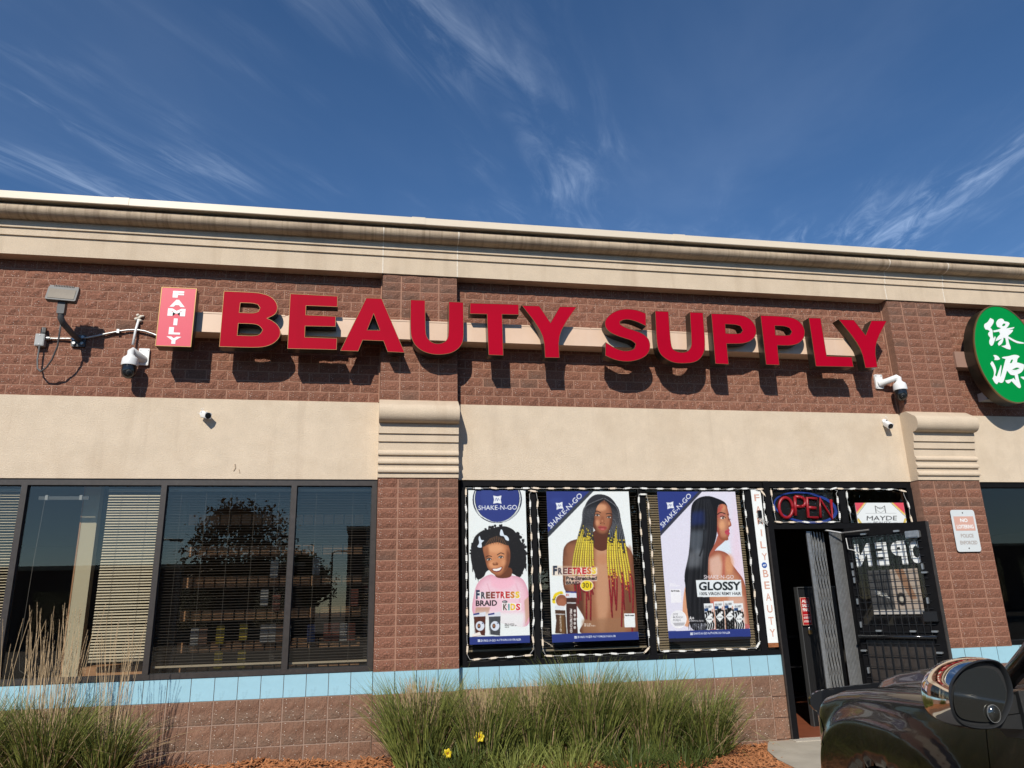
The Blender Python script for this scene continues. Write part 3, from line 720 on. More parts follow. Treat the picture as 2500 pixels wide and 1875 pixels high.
b = MB(); b.box(-2.62, -2.06, .20, .62, 0, .93); tag(b.build('display_cabinet', M['wood']), 'low brown cabinet standing below the tan blind', 'cabinet')
# rack behind the dark blinds: rails of short wooden cells
rack = empty('display_rack', (-.95, .6, 0), 'tall wooden display rack with six slotted rails behind the dark blinds', 'rack')
RZ = [2.31, 1.99, 1.68, 1.36, 1.06, .82]
wv = []
for k in range(4):
    b = MB(); b.box(-.0445, .0445, 0, .035, -.05, .05); wv.append(b.mesh('rail_cell', M['wood']))
for z in RZ:
    for k in range(17):
        x = -1.86+k*.105
        o = bpy.data.objects.new('rail_cell', wv[k % 4]); COL.objects.link(o); o.location = (x, .58, z); parent(o, rack)
b = MB()
for z in RZ: b.box(-1.93, -.10, .62, .66, z-.06, z+.05)
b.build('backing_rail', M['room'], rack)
b = MB()
for x in (-1.96, -1.0, -.08): b.box(x-.02, x+.02, .62, .72, 0, 2.5)
b.build('upright', M['room'], rack)
PK = [pm('yellow_pack', (.40, .29, .03), .4), pm('white_pack', (.42, .40, .38), .4), pm('red_pack', (.26, .08, .05), .4), pm('blue_pack', (.10, .13, .3), .4), pm('brown_pack', (.25, .14, .09), .4)]
pk = [('yellow', 0), ('white', 1), ('red', 2), ('blue', 3), ('brown', 4)]
spots = [(-1.50, 1.17, 0), (-1.50, .93, 0), (-1.28, 1.19, 0), (-1.28, .93, 0), (-1.30, .70, 0), (-1.74, 1.16, 1), (-1.66, 1.16, 4), (-1.08, 1.17, 1), (-1.00, 1.17, 1), (-.93, 1.17, 4), (-.86, 1.17, 1), (-.62, 1.16, 3), (-.46, 1.17, 2), (-.38, 1.17, 2), (-.30, 1.16, 1), (-.22, 1.16, 2), (-1.10, 1.52, 1), (-1.02, 1.80, 1), (-.98, 1.47, 2), (-.60, 1.82, 1), (-.2, 1.5, 2)]
PL = ['upper of the three yellow packets left of centre on the rack', 'second yellow packet down in the left yellow column', 'upper yellow packet in the right yellow column', 'middle yellow packet in the right yellow column', 'lowest yellow packet on the wooden rack', 'white packet farthest left on the rack', 'brown packet beside the leftmost white packet', 'first of three white packets left of the thick mullion', 'second of three white packets left of the thick mullion', 'brown packet between the white ones by the thick mullion', 'white packet closest to the thick mullion', 'blue packet hanging behind the narrow blind', 'leftmost of three red packets behind the narrow blind', 'middle of three red packets behind the narrow blind', 'white packet between red packets behind the narrow blind', 'red packet nearest the brick pier behind the narrow blind', 'white packet at mid height of the wide blind', 'white packet high behind the wide blind near the mullion', 'red packet at mid height beside the thick mullion', 'white packet high behind the narrow blind', 'red packet at mid height near the brick pier']
for i, (x, z, c) in enumerate(spots):
    b = MB(); b.rbox(x-.038, x+.038, .535, .56, z-.085, z+.085, .012)
    k = sum(1 for s_ in spots[:i] if s_[2] == c)
    tag(b.build('packet', PK[c]), PL[i], 'packet', 'packets hanging on the rack')
# goods seen through the open door
def shelf_goods():
    s = empty('low_shelf', (4.55, 2.2, 0), 'dark low shelf of bottles inside the open doorway', 'shelf')
    for z in (.15, .52, .9):
        b = MB(); b.box(4.2, 5.6, 2.0, 2.5, z-.02, z); b.build('shelf_board', M['black'], s)
    b = MB(); b.box(4.2, 5.6, 2.5, 2.54, 0, 1.4); b.build('back_panel', M['black'], s)
    row = [('bottom', .15, (3, 3, 1, 2)), ('middle', .52, (3, 1, 4, 0)), ('top', .9, (2, 3, 1, 4))]
    for nm_, z, cs in row:
        for k, c in enumerate(cs):
            x = 4.30+k*.12; b = MB(); h = .17+.03*(k % 3)
            b.lathe([(0, 0), (.035, 0), (.036, h*.7), (.014, h*.85), (.014, h), (0, h)], TR(x, 2.12, z), 10)
            pos = '' if cs.count(c) == 1 else ('leftmost ' if k == cs.index(c) else 'second ')
            tag(b.build('bottle', PK[c], smooth=40), f'{pos}{pk[c][0]} bottle on the {nm_} board of the shelf inside the doorway', 'bottle', 'bottles on the shelf inside the doorway')
shelf_goods()
b = MB(); b.box(4.86, 5.35, .62, .66, 0, 1.49); ped = empty('security_panel', (5.1, .64, 0), 'black panel standing inside the doorway behind the folding gate', 'panel'); b.build('panel', M['black'], ped)
b = MB(); b.box(4.852, 4.862, .60, .67, 0, 1.5); b.box(4.862, 5.35, .60, .67, 1.49, 1.5); b.build('edge_trim', M['charcoal'], ped)
t = empty('sale_sign', (4.92, .6, 1.08), 'red ALL SALES FINAL sign hanging inside the doorway', 'sign')
b = MB(); b.box(4.868, 4.982, .588, .597, 1.075, 1.382); b.build('sign_edge', M['gold_text'], t)
b = MB(); b.box(4.874, 4.976, .585, .5875, 1.081, 1.376); b.build('sign_board', pm('red_sign', (.40, .01, .015), .4), t)
for s_, z, h in (('ALL', 1.325, .032), ('SALES', 1.275, .036), ('FINAL', 1.228, .036)): lettering('lettering', s_, M['white_print'], TR(4.884, .5845, z), .082, h, t, bold=.03)
for s_, z, h in (('NO RETURNS', 1.145, .024), ('NO EXCHANGES', 1.105, .024)): lettering('lettering', s_, M['white_print'], TR(4.884, .5845, z), .082, h, t, bold=.02)
b = MB(); b.box(4.884, 4.966, .5842, .5848, 1.186, 1.19); b.build('rule', M['white_print'], t)
t = empty('padlock', (4.945, .59, .97), 'brass padlock hanging below the red sale sign', 'padlock')
b = MB(); b.rbox(4.925, 4.965, .58, .60, .975, 1.02, .006); b.build('body', M['gold'], t)
b = MB(); b.tube([(4.933, .59, 1.018)]+[(4.945-.012*math.cos(R(a)), .59, 1.035+.016*math.sin(R(a))) for a in range(0, 181, 30)]+[(4.957, .59, 1.018)], .003, 6); b.build('shackle', M['grey_metal'], t)

# ------------------------------------------------------------------ folding scissor gate in the doorway
gate = empty('folding_gate', (4.95, .1, 0), 'grey steel scissor gate folded against the right side of the doorway', 'gate')
def bar(p, q, w_, d_, mb):
    mb.tube([p, q], w_, 4); return mb
xs = [4.755+i*.05 for i in range(6)]
def gy(x): return .06+(x-4.75)*.45
for i, x in enumerate(xs):
    b = MB(); b.box(x-.0065 if i else x-.022, x+.0065 if i else x+.022, gy(x)-.009, gy(x)+.009, .03, 2.09); b.build('gate_upright', M['grey_metal'], gate)
b = MB()
for i in range(len(xs)-1):
    for k in range(7):
        z0 = .08+k*.255
        bar((xs[i+1], gy(xs[i+1])-.014, z0), (xs[i], gy(xs[i])-.014, z0+.42), .0050, .004, b)
        if k % 2 == 0: bar((xs[i], gy(xs[i])+.014, z0), (xs[i+1], gy(xs[i+1])+.014, z0+.42), .0040, .004, b)
b.build('lattice_bars', M['grey_metal'], gate, kind='stuff')
for i in range(9):
    x = 5.015+i*.0178; b = MB(); b.box(x-.0058, x+.0058, .05+i*.0015, .060+i*.0015, .03, 2.09); b.build('stacked_channel', M['grey_metal'], gate)

# ------------------------------------------------------------------ door leaf, open outwards
DM = Matrix.Translation((5.15, -.03, 0)) @ Matrix.Rotation(R(-59), 4, 'Z')     # local x along the leaf, local -y towards the viewer
b = MB(); DW = .862
door = empty('entrance_door', (5.15, -.03, 0), 'black framed glass entrance door standing open with a wire security grid', 'door')
def dbox(name, x0, x1, y0, y1, z0, z1, m): 
    s = MB(); s.box(x0, x1, y0, y1, z0, z1, M=DM); return s.build(name, M[m], door)
dbox('stile', 0, .05, 0, .045, .02, 2.11, 'black_frame'); dbox('stile', .755, DW, 0, .045, .02, 2.11, 'black_frame')
dbox('top_rail', .051, .754, 0, .045, 2.005, 2.11, 'black_frame'); dbox('middle_rail', .051, .754, 0, .045, .93, 1.075, 'black_frame'); dbox('bottom_rail', .051, .754, 0, .045, .02, .25, 'black_frame')
dbox('edge_strip', DW+.001, DW+.012, -.004, .055, .02, 2.105, 'bronze')
M['door_glass'] = glass_mat('clear_door_glass', (.95, .95, .94), .6); dbox('pane', .05, .755, .02, .026, 1.07, 2.01, 'door_glass'); dbox('kick_panel', .051, .754, .018, .028, .25, .93, 'bronze')
b = MB(); dbx = b
for i in range(11): b.box(.055+i*.0695-.0028, .055+i*.0695+.0028, -.020, -.014, .93, 2.00, M=DM)
for k in range(14): b.box(.02, .80, -.0135, -.008, 1.01+k*.0755-.0028, 1.01+k*.0755+.0028, M=DM)
b.build('security_grid', M['black'], door, kind='stuff')
b = MB()
for i in range(9): b.box(.075+i*.083-.004, .075+i*.083+.004, -.020, -.012, .06, .92, M=DM)
for k in range(8): b.box(.02, .80, -.0115, -.005, .09+k*.115-.003, .09+k*.115+.003, M=DM)
b.build('security_grid', M['black'], door, kind='stuff')
b = MB(); b.tube([DM @ Vector((.01, -.05, .965)), DM @ Vector((.80, -.05, .965))], .018, 10); b.build('push_bar', M['black_gloss'], door, smooth=True)
dbox('lock_case', .70, .835, -.045, -.001, 1.115, 1.21, 'black')
CL = [(.215, 2.028, 0), (.568, 2.03, 0), (.778, 1.594, 0), (.042, 1.704, 1), (.04, 1.62, 1), (.043, 1.546, 1), (.043, 1.323, 1), (.043, 1.085, 1), (.223, 1.022, 0), (.569, 1.019, 0), (.779, 1.018, 0), (.03, .821, 0), (.79, .816, 0), (.05, .624, 1), (.762, 1.317, 1), (.769, 1.654, 1)]
for x, z, vert in CL:
    b = MB(); a, c = (.009, .03) if vert else (.03, .009)
    b.rbox(x-a, x+a, -.032, -.001, z-c, z+c, .006, M=DM); b.build('grid_clip', M['grey_metal'], door, smooth=30)
b = MB(); b.rbox(.66, .80, -.05, -.002, 1.945, 2.018, .012, M=DM); b.box(.675, .785, -.062, -.0505, 1.955, 2.008, M=DM); b.build('lock_box', M['grey_metal'], door)
b = MB(); b.tube([DM @ Vector((-.02, -.04, 2.06)), DM @ Vector((.30, -.06, 2.065))], .008, 8); b.tube([Vector((4.95, .03, 2.098)), DM @ Vector((-.02, -.04, 2.06))], .010, 8); b.build('door_closer', M['grey_metal'], door)
b = MB(); b.tube([DM @ Vector(p) for p in ((.02, -.03, 2.0), (.03, -.035, 1.88), (.10, -.035, 1.86), (.15, -.03, 1.80), (.16, -.03, 1.74))], .005, 6); b.build('cable', M['wire'], door)
# banner on the outer face of the door glass, read mirrored from inside, and poster below it
bn = empty('open_banner', DM @ Vector((.42, .03, 1.8)), 'white OPEN lettering on the open door seen reversed through the glass', 'banner')
OB = DM @ TR(.785, .0178, 1.685) @ Matrix.Scale(-1, 4, (1, 0, 0))
for ch, xo, wd in (('O', .0, .135), ('P', .165, .155), ('E', .36, .125), ('N', .535, .175)):
    lettering('letter', ch, M['white_print'], OB @ TR(xo, 0, 0), wd, .243, bn, bold=.055)
dp = empty('door_poster', DM @ Vector((.44, .03, 1.18)), 'grey product poster on the lower half of the open door glass', 'poster')
cv = Canvas(70, 64, [(0, 0), (100, 0), (100, 90), (0, 90)], (.52, .50, .47))
cv.poly([(0, 0), (46, 0), (46, 80), (0, 80)], (.30, .30, .30)); cv.poly([(46, 0), (100, 0), (100, 80), (46, 80)], (.70, .64, .58)); cv.poly([(55, 0), (72, 0), (90, 60), (78, 62)], (.60, .46, .36)); cv.poly([(0, 80), (100, 80), (100, 90), (0, 90)], (.75, .73, .70))
for k in range(6): cv.line([(8+k*6, 8), (14+k*4, 40), (10+k*7, 76)], 2.2, (.12, .12, .12), .7)
cv.ell(60, 60, 9, 13, (.2, .18, .17)); cv.ell(60, 60, 4, 6, (.75, .72, .66)); cv.text('SEAL', (12, 50), (26, 8), (-2, -9), (.85, .85, .82), .03)
cv.sheet('print', vcol_mat('door_poster_print'), .183, .70, .012, 1.187, 1.64, .001, dp, Mx=DM)
# ------------------------------------------------------------------ shop signs: letter outlines in wall metres (x, z)
GLY = {"B":[[[-1.575,4.494],[-1.304,4.496],[-1.21,4.49],[-1.123,4.463],[-1.069,4.413],[-1.044,4.356],[-1.046,4.298],[-1.073,4.255],[-1.138,4.221],[-1.079,4.192],[-1.03,4.153],[-1.0,4.097],[-1.002,4.03],[-1.038,3.973],[-1.1,3.929],[-1.2,3.902],[-1.573,3.901]],[[-1.407,4.375],[-1.287,4.377],[-1.239,4.364],[-1.215,4.33],[-1.227,4.29],[-1.27,4.269],[-1.411,4.271]],[[-1.41,4.153],[-1.262,4.155],[-1.206,4.137],[-1.175,4.095],[-1.191,4.053],[-1.235,4.026],[-1.412,4.027]]],"E":[[[-0.929,4.5],[-0.455,4.497],[-0.452,4.377],[-0.765,4.375],[-0.763,4.275],[-0.465,4.273],[-0.463,4.159],[-0.763,4.152],[-0.76,4.034],[-0.443,4.034],[-0.442,3.91],[-0.924,3.904]]],"A":[[[-0.164,4.493],[-0.005,4.494],[0.242,3.904],[0.067,3.907],[0.023,4.023],[-0.187,4.023],[-0.228,3.902],[-0.407,3.901]],[[-0.083,4.318],[-0.144,4.137],[-0.016,4.14]]],"U":[[[0.294,4.495],[0.448,4.497],[0.454,4.141],[0.467,4.085],[0.502,4.039],[0.547,4.019],[0.591,4.015],[0.644,4.031],[0.68,4.065],[0.695,4.123],[0.697,4.494],[0.854,4.494],[0.856,4.129],[0.846,4.043],[0.805,3.971],[0.724,3.916],[0.627,3.896],[0.53,3.895],[0.433,3.92],[0.353,3.978],[0.313,4.051],[0.295,4.144]]],"T":[[[0.925,4.49],[1.456,4.499],[1.454,4.378],[1.271,4.374],[1.274,3.91],[1.115,3.91],[1.106,4.368],[0.921,4.365]]],"Y":[[[1.489,4.49],[1.684,4.493],[1.8,4.305],[1.912,4.497],[2.105,4.503],[1.882,4.184],[1.883,3.905],[1.723,3.902],[1.72,4.172]]],"S":[[[2.898,4.462],[2.819,4.493],[2.733,4.507],[2.647,4.505],[2.549,4.478],[2.471,4.425],[2.419,4.363],[2.41,4.298],[2.438,4.239],[2.509,4.194],[2.612,4.16],[2.706,4.137],[2.751,4.096],[2.731,4.041],[2.676,4.015],[2.602,4.01],[2.509,4.038],[2.408,4.104],[2.393,3.949],[2.49,3.905],[2.593,3.887],[2.699,3.893],[2.807,3.927],[2.886,3.983],[2.922,4.07],[2.911,4.156],[2.851,4.219],[2.758,4.253],[2.653,4.281],[2.591,4.316],[2.588,4.349],[2.627,4.375],[2.692,4.381],[2.787,4.358],[2.889,4.31]]],"U2":[[[3.009,4.498],[3.168,4.499],[3.16,4.101],[3.182,4.047],[3.234,4.022],[3.299,4.017],[3.361,4.038],[3.398,4.088],[3.408,4.154],[3.422,4.503],[3.581,4.505],[3.571,4.16],[3.556,4.05],[3.506,3.961],[3.424,3.905],[3.297,3.888],[3.179,3.891],[3.086,3.931],[3.016,3.998],[2.994,4.116]]],"P":[[[3.679,4.498],[3.985,4.501],[4.097,4.486],[4.171,4.438],[4.212,4.355],[4.209,4.287],[4.172,4.219],[4.104,4.172],[4.011,4.146],[3.828,4.139],[3.825,3.896],[3.665,3.898]],[[3.837,4.375],[3.959,4.376],[4.019,4.358],[4.041,4.308],[4.015,4.274],[3.968,4.264],[3.831,4.266]]],"P2":[[[4.285,4.503],[4.584,4.506],[4.71,4.489],[4.785,4.437],[4.82,4.358],[4.812,4.284],[4.77,4.215],[4.699,4.167],[4.604,4.146],[4.448,4.144],[4.442,3.908],[4.277,3.908]],[[4.449,4.382],[4.567,4.384],[4.628,4.362],[4.651,4.317],[4.622,4.276],[4.569,4.269],[4.442,4.269]]],"L":[[[4.891,4.501],[5.045,4.504],[5.05,4.037],[5.369,4.037],[5.372,3.916],[4.893,3.908]]],"Y2":[[[5.274,4.499],[5.473,4.5],[5.596,4.316],[5.704,4.503],[5.911,4.51],[5.686,4.193],[5.681,3.92],[5.522,3.909],[5.507,4.169]]],"c1":[[[7.343,4.608],[7.385,4.586],[7.378,4.547],[7.313,4.479],[7.34,4.449],[7.324,4.395],[7.326,4.338],[7.355,4.372],[7.358,4.349],[7.332,4.309],[7.296,4.251],[7.268,4.243],[7.252,4.264],[7.256,4.302],[7.282,4.346],[7.259,4.383],[7.269,4.412],[7.297,4.432],[7.272,4.452],[7.24,4.454],[7.226,4.487],[7.241,4.526],[7.292,4.548]],[[7.415,4.558],[7.449,4.593],[7.495,4.61],[7.526,4.597],[7.533,4.573],[7.59,4.566],[7.601,4.547],[7.576,4.512],[7.535,4.479],[7.656,4.501],[7.65,4.484],[7.519,4.449],[7.346,4.42],[7.346,4.444],[7.428,4.462],[7.464,4.48],[7.415,4.495],[7.408,4.529]],[[7.423,4.438],[7.5,4.455],[7.628,4.466],[7.62,4.441],[7.534,4.38],[7.635,4.321],[7.742,4.304],[7.74,4.289],[7.637,4.288],[7.532,4.351],[7.528,4.289],[7.542,4.232],[7.528,4.205],[7.483,4.211],[7.408,4.246],[7.475,4.258],[7.491,4.278],[7.493,4.349],[7.468,4.358],[7.452,4.309],[7.413,4.265],[7.377,4.248],[7.368,4.273],[7.397,4.307],[7.447,4.343],[7.345,4.305],[7.371,4.349],[7.434,4.4]]],"c1h":[[[7.486,4.519],[7.516,4.546],[7.543,4.539],[7.526,4.512],[7.491,4.506]]],"c2":[[[7.271,4.123],[7.298,4.13],[7.336,4.116],[7.356,4.079],[7.323,4.063],[7.272,4.064],[7.287,4.09]],[[7.204,4.013],[7.232,4.046],[7.248,4.04],[7.275,3.945],[7.235,3.87],[7.255,3.852],[7.348,4.003],[7.356,3.991],[7.301,3.848],[7.317,3.863],[7.433,4.081],[7.384,4.092],[7.394,4.108],[7.481,4.118],[7.565,4.143],[7.625,4.135],[7.636,4.117],[7.597,4.09],[7.582,4.044],[7.641,4.032],[7.677,4.019],[7.658,3.962],[7.607,3.913],[7.555,3.893],[7.555,3.81],[7.564,3.74],[7.546,3.717],[7.52,3.72],[7.474,3.77],[7.446,3.806],[7.484,3.843],[7.508,3.813],[7.51,3.878],[7.454,3.881],[7.435,3.908],[7.416,3.936],[7.344,3.808],[7.319,3.78],[7.291,3.776],[7.263,3.787],[7.236,3.759],[7.213,3.767],[7.189,3.827],[7.22,3.864],[7.236,3.93]],[[7.414,3.819],[7.462,3.83],[7.484,3.843],[7.445,3.802],[7.401,3.768],[7.369,3.781],[7.36,3.809]],[[7.583,3.859],[7.633,3.868],[7.653,3.85],[7.636,3.821],[7.608,3.834]],[[7.486,3.947],[7.562,3.982],[7.6,3.969],[7.542,3.944]]],"c2h":[[[7.48,4.029],[7.499,4.065],[7.524,4.082],[7.534,4.071],[7.507,4.032]],[[7.474,3.952],[7.555,3.998],[7.615,4.009],[7.62,3.984],[7.593,3.949],[7.487,3.93]]]}
FD, BD = -.330, -.202         # front and back of the sign letters
sign = empty('channel_letter_sign', (2.1, -.1, 4.2), 'large red raised capital letters in a row on a tan rail', 'shop sign')
b = MB(); b.box(-2.10, 5.76, -.200, -.004, 4.098, 4.306); b.build('raceway', M['raceway'], sign)
for x0, x1 in ((-1.79, -.98), (-.95, .30), (.31, 2.28), (2.29, 4.2), (4.21, 5.75)):
    b = MB(); b.box(x0, x1, -.204, -.2005, 4.296, 4.312); b.build('raceway_lip', M['raceway'], sign)
def inset(poly, d):
    n = len(poly); o = []; A = sum(poly[i][0]*poly[(i+1) % n][1]-poly[(i+1) % n][0]*poly[i][1] for i in range(n)); s = 1 if A > 0 else -1
    for i in range(n):
        p, q, r_ = Vector(poly[i-1]), Vector(poly[i]), Vector(poly[(i+1) % n])
        e1 = (q-p).normalized(); e2 = (r_-q).normalized(); n1 = Vector((-e1.y, e1.x))*s; n2 = Vector((-e2.y, e2.x))*s
        m = n1+n2; m = m/max(m.dot(m)/2, .25) if m.length > 1e-6 else n1
        o.append((q.x+m.x*d, q.y+m.y*d))
    return o
for k in ('B', 'E', 'A', 'U', 'T', 'Y', 'S', 'U2', 'P', 'P2', 'L', 'Y2'):
    polys = [chaikin(p, 2) for p in GLY[k]]
    b = MB(); plate(b, [inset(polys[0], .003)]+[inset(p, -.0025) for p in polys[1:]], FD, FD+.01); L_ = b.build('letter', M['red'], sign)
    b = MB(); plate(b, polys, FD+.002, BD, front=False); plate(b, polys, BD, BD+.001, sides=False); b.build('letter_return', M['return'], L_)
    b = MB()
    for i, p in enumerate(polys):
        q = inset(p, .003 if i == 0 else -.0025); n = len(p)
        b.add([(x, FD-.002, z) for x, z in p]+[(x, FD-.002, z) for x, z in q]+[(x, FD+.012, z) for x, z in p], [(j, (j+1) % n, n+(j+1) % n, n+j) for j in range(n)]+[(j, 2*n+j, 2*n+(j+1) % n, (j+1) % n) for j in range(n)])
    b.build('letter_trim', M['gold'], L_)
# FAMILY box
fam = empty('light_box_sign', (-2.0, -.1, 3.89), 'pink-red upright box sign with small white letters, left of the big red letters', 'shop sign')
b = MB(); b.box(-2.160, -1.836, -.325, -.19, 3.886, 4.505); b.build('box_return', M['return'], fam)
b = MB(); b.box(-2.156, -1.840, -.3335, -.326, 3.892, 4.500); b.build('sign_face', M['pink'], fam)
b = MB()
for q in ((-2.163, -2.157, 3.886, 4.506), (-1.839, -1.833, 3.886, 4.506), (-2.157, -1.839, 3.886, 3.891), (-2.157, -1.839, 4.501, 4.506)): b.box(q[0], q[1], -.336, -.3262, q[2], q[3])
b.build('edge_trim', M['gold'], fam)
for ch, z0, z1, w_ in (('F', 4.398, 4.470, .105), ('A', 4.300, 4.376, .142), ('M', 4.203, 4.282, .164), ('I', 4.106, 4.178, .036), ('L', 4.010, 4.086, .106), ('Y', 3.912, 3.988, .138)):
    if ch == 'I':
        b = MB(); b.box(-2.0-w_/2, -2.0+w_/2, -.3355, -.334, z0, z1); b.build('letter', M['white_print'], fam)
    else: lettering('letter', ch, M['white_print'], TR(-2.0-w_/2, -.3338, z0), w_, z1-z0, fam, bold=.065, thick=.0015)
# green oval sign
gs = empty('oval_sign', (7.47, -.1, 3.55), 'green oval sign with two large white Chinese characters', 'shop sign')
def oval(rx, rz, n=64): return [(7.47+rx*math.cos(2*math.pi*i/n), 4.154+rz*math.sin(2*math.pi*i/n)) for i in range(n)]
b = MB(); plate(b, [oval(.430, .616)], -.3325, -.32); b.build('sign_face', M['green'], gs, smooth=30)
b = MB(); plate(b, [oval(.4345, .6205)], -.326, -.16, front=False); plate(b, [oval(.4345, .6205)], -.16, -.159, sides=False); b.build('sign_return', M['return'], gs, smooth=30)
b = MB(); p, q = oval(.440, .626), oval(.427, .613); n = len(p)
b.add([(x, -.338, z) for x, z in p]+[(x, -.338, z) for x, z in q]+[(x, -.320, z) for x, z in p], [(j, (j+1) % n, n+(j+1) % n, n+j) for j in range(n)]+[(j, 2*n+j, 2*n+(j+1) % n, (j+1) % n) for j in range(n)])
b.build('edge_trim', M['gold'], gs, smooth=30)
b = MB(); b.box(6.90, 8.1, -.158, -.004, 4.02, 4.22); b.build('raceway', M['taupe'], gs)
b = MB(); b.box(7.22, 7.42, -.158, -.03, 3.62, 3.72); b.build('ballast_box', M['grey_paint'], gs)
for key, hk in (('c1', 'c1h'), ('c2', 'c2h')):
    b = MB()
    for i, p in enumerate(GLY[key]):
        P = chaikin(p, 2, 60); hs = []
        for h in GLY[hk]:
            cx, cz = np.mean(h, 0); inside = False
            for j in range(len(P)):
                (ax, az), (bx, bz) = P[j-1], P[j]
                if (az > cz) != (bz > cz) and cx < (bx-ax)*(cz-az)/(bz-az)+ax: inside = not inside
            if inside: hs.append(chaikin(h, 1, 60))
        plate(b, [P]+hs, -.3355-.0006*i, -.3330)
    b.build('character', M['white_print'], gs)

# ------------------------------------------------------------------ lamp, box, conduit, cameras
fl = empty('flood_light', (-2.93, 0, 4.02), 'black wall flood light on a bent arm above the grey cable', 'flood light')
HM = Matrix.Translation((-3.03, -.40, 4.36)) @ Matrix.Rotation(R(3), 4, 'Y') @ Matrix.Rotation(R(-12), 4, 'X')
b = MB(); b.rbox(-.135, .135, -.005, .05, -.075, .072, .012, M=HM); b.box(-.11, .11, .05, .075, -.06, .06, M=HM); b.build('housing', M['charcoal'], fl)
b = MB(); b.box(-.117, .117, -.0085, -.0055, -.058, .046, M=HM); b.build('lens', M['floodglass'], fl)
b = MB()
for i in range(12): b.box(-.082+i*.0142, -.076+i*.0142, .0, .07, .073, .098, M=HM)
b.build('cooling_fins', M['charcoal'], fl)
b = MB(); b.box(-.13, -.09, .0, .05, .073, .09, M=HM); b.box(.09, .13, .0, .05, .073, .09, M=HM); b.build('end_block', M['charcoal'], fl)
b = MB(); b.rbox(-3.063, -2.997, -.385, -.325, 4.165, 4.30, .01); b.build('knuckle', M['charcoal'], fl)
b = MB(); b.tube([(-3.03, -.355, 4.20), (-3.03, -.35, 4.13), (-3.015, -.32, 4.09), (-2.97, -.15, 4.03), (-2.955, -.03, 4.02)], [.028, .03, .03, .027, .027], 12); b.build('arm', M['charcoal'], fl, smooth=40)
b = MB(); b.rbox(-3.03, -2.90, -.03, -.004, 3.955, 4.075, .01); b.build('wall_plate', M['charcoal'], fl)
for x, z in ((-3.0, 3.985), (-2.925, 3.985), (-2.925, 4.05)):
    b = MB(); b.lathe([(0, .02), (.015, .02), (.016, 0)], TR(x, -.032, z) @ Matrix.Rotation(R(90), 4, 'X'), 12); b.build('bolt', M['grey_metal'], fl)
b = MB(); b.tube([(-3.03, -.33, 4.12), (-3.04, -.30, 4.0), (-3.06, -.25, 3.88), (-3.11, -.20, 3.76), (-3.17, -.15, 3.69), (-3.23, -.11, 3.66), (-3.275, -.08, 3.70), (-3.295, -.065, 3.80), (-3.297, -.06, 3.94)], .0085, 8); b.build('power_cord', M['cable'], fl, smooth=True)
jb = empty('junction_box', (-3.305, -.03, 3.94), 'grey junction box with black light sensor on top, left of the flood light', 'junction box')
b = MB(); b.rbox(-3.346, -3.262, -.065, -.004, 3.940, 4.063, .006); b.build('box', M['grey_paint'], jb)
b = MB(); b.box(-3.340, -3.268, -.069, -.0655, 3.946, 4.057); b.build('cover', M['grey_paint'], jb)
b = MB(); b.lathe([(0, 0), (.018, 0), (.018, .055), (.014, .075), (0, .078)], TR(-3.298, -.035, 4.064), 14); b.box(-3.296, -3.268, -.052, -.018, 4.08, 4.135); b.build('light_sensor', M['black'], jb, smooth=40)
for z in (3.952, 4.05):
    b = MB(); b.lathe([(0, .004), (.005, .004), (.005, 0)], TR(-3.304, -.0695, z) @ Matrix.Rotation(R(90), 4, 'X'), 8); b.build('screw', M['white'], jb)
cdt = empty('flexible_conduit', (-2.7, -.02, 4.08), 'thin silver flexible conduit running from the junction box to the pink sign', 'conduit')
b = MB(); pts = [(-3.262, -.03, 4.028), (-3.18, -.028, 4.029), (-3.0, -.027, 4.036), (-2.9, -.027, 4.048), (-2.80, -.027, 4.075), (-2.7, -.027, 4.105), (-2.6, -.027, 4.132), (-2.52, -.027, 4.148), (-2.44, -.03, 4.152), (-2.36, -.032, 4.142), (-2.28, -.032, 4.115), (-2.16, -.04, 4.06)]
dense = []
for i in range(len(pts)-1):
    for t in range(8): dense.append(Vector(pts[i]).lerp(Vector(pts[i+1]), t/8))
dense.append(Vector(pts[-1]))
b.tube(dense, [.0115 if i % 2 else .0098 for i in range(len(dense))], 8); b.build('tube', M['grey_metal'], cdt, smooth=True)
b = MB(); b.tube([(-3.268, -.03, 4.028), (-3.225, -.03, 4.029)], .019, 10); b.build('connector', M['grey_metal'], cdt, smooth=40)
for x, z in ((-3.01, 4.036), (-2.61, 4.130)):
    b = MB(); b.box(x-.012, x+.012, -.042, -.006, z-.02, z+.02); b.build('strap', M['grey_metal'], cdt)
b = MB(); b.rbox(-2.20, -2.172, -.05, -.006, 4.05, 4.20, .006); tag(b.build('switch_cover', M['grey_paint']), 'small grey switch box tucked behind the left edge of the pink sign', 'switch box')
wc = empty('cable_cover', (-2.44, 0, 4.0), 'white vertical cable tube with hardened foam at its top, above the left dome camera', 'cable tube')
b = MB(); b.tube([(-2.434, -.018, 4.27), (-2.444, -.04, 4.15), (-2.452, -.05, 3.985)], .013, 8); b.build('tube', M['white'], wc, smooth=True)
b = MB(); r_ = random.Random(5)
for i in range(9):
    c = Vector((-2.43+r_.uniform(-.03, .035), -.012+r_.uniform(-.012, .004), 4.285+r_.uniform(-.03, .03))); s_ = r_.uniform(.012, .02)
    b.lathe([(0, -s_), (s_*.8, -s_*.5), (s_, 0), (s_*.7, s_*.6), (0, s_)], Matrix.Translation(c), 7)
b.build('foam', M['caulk'], wc, smooth=True)
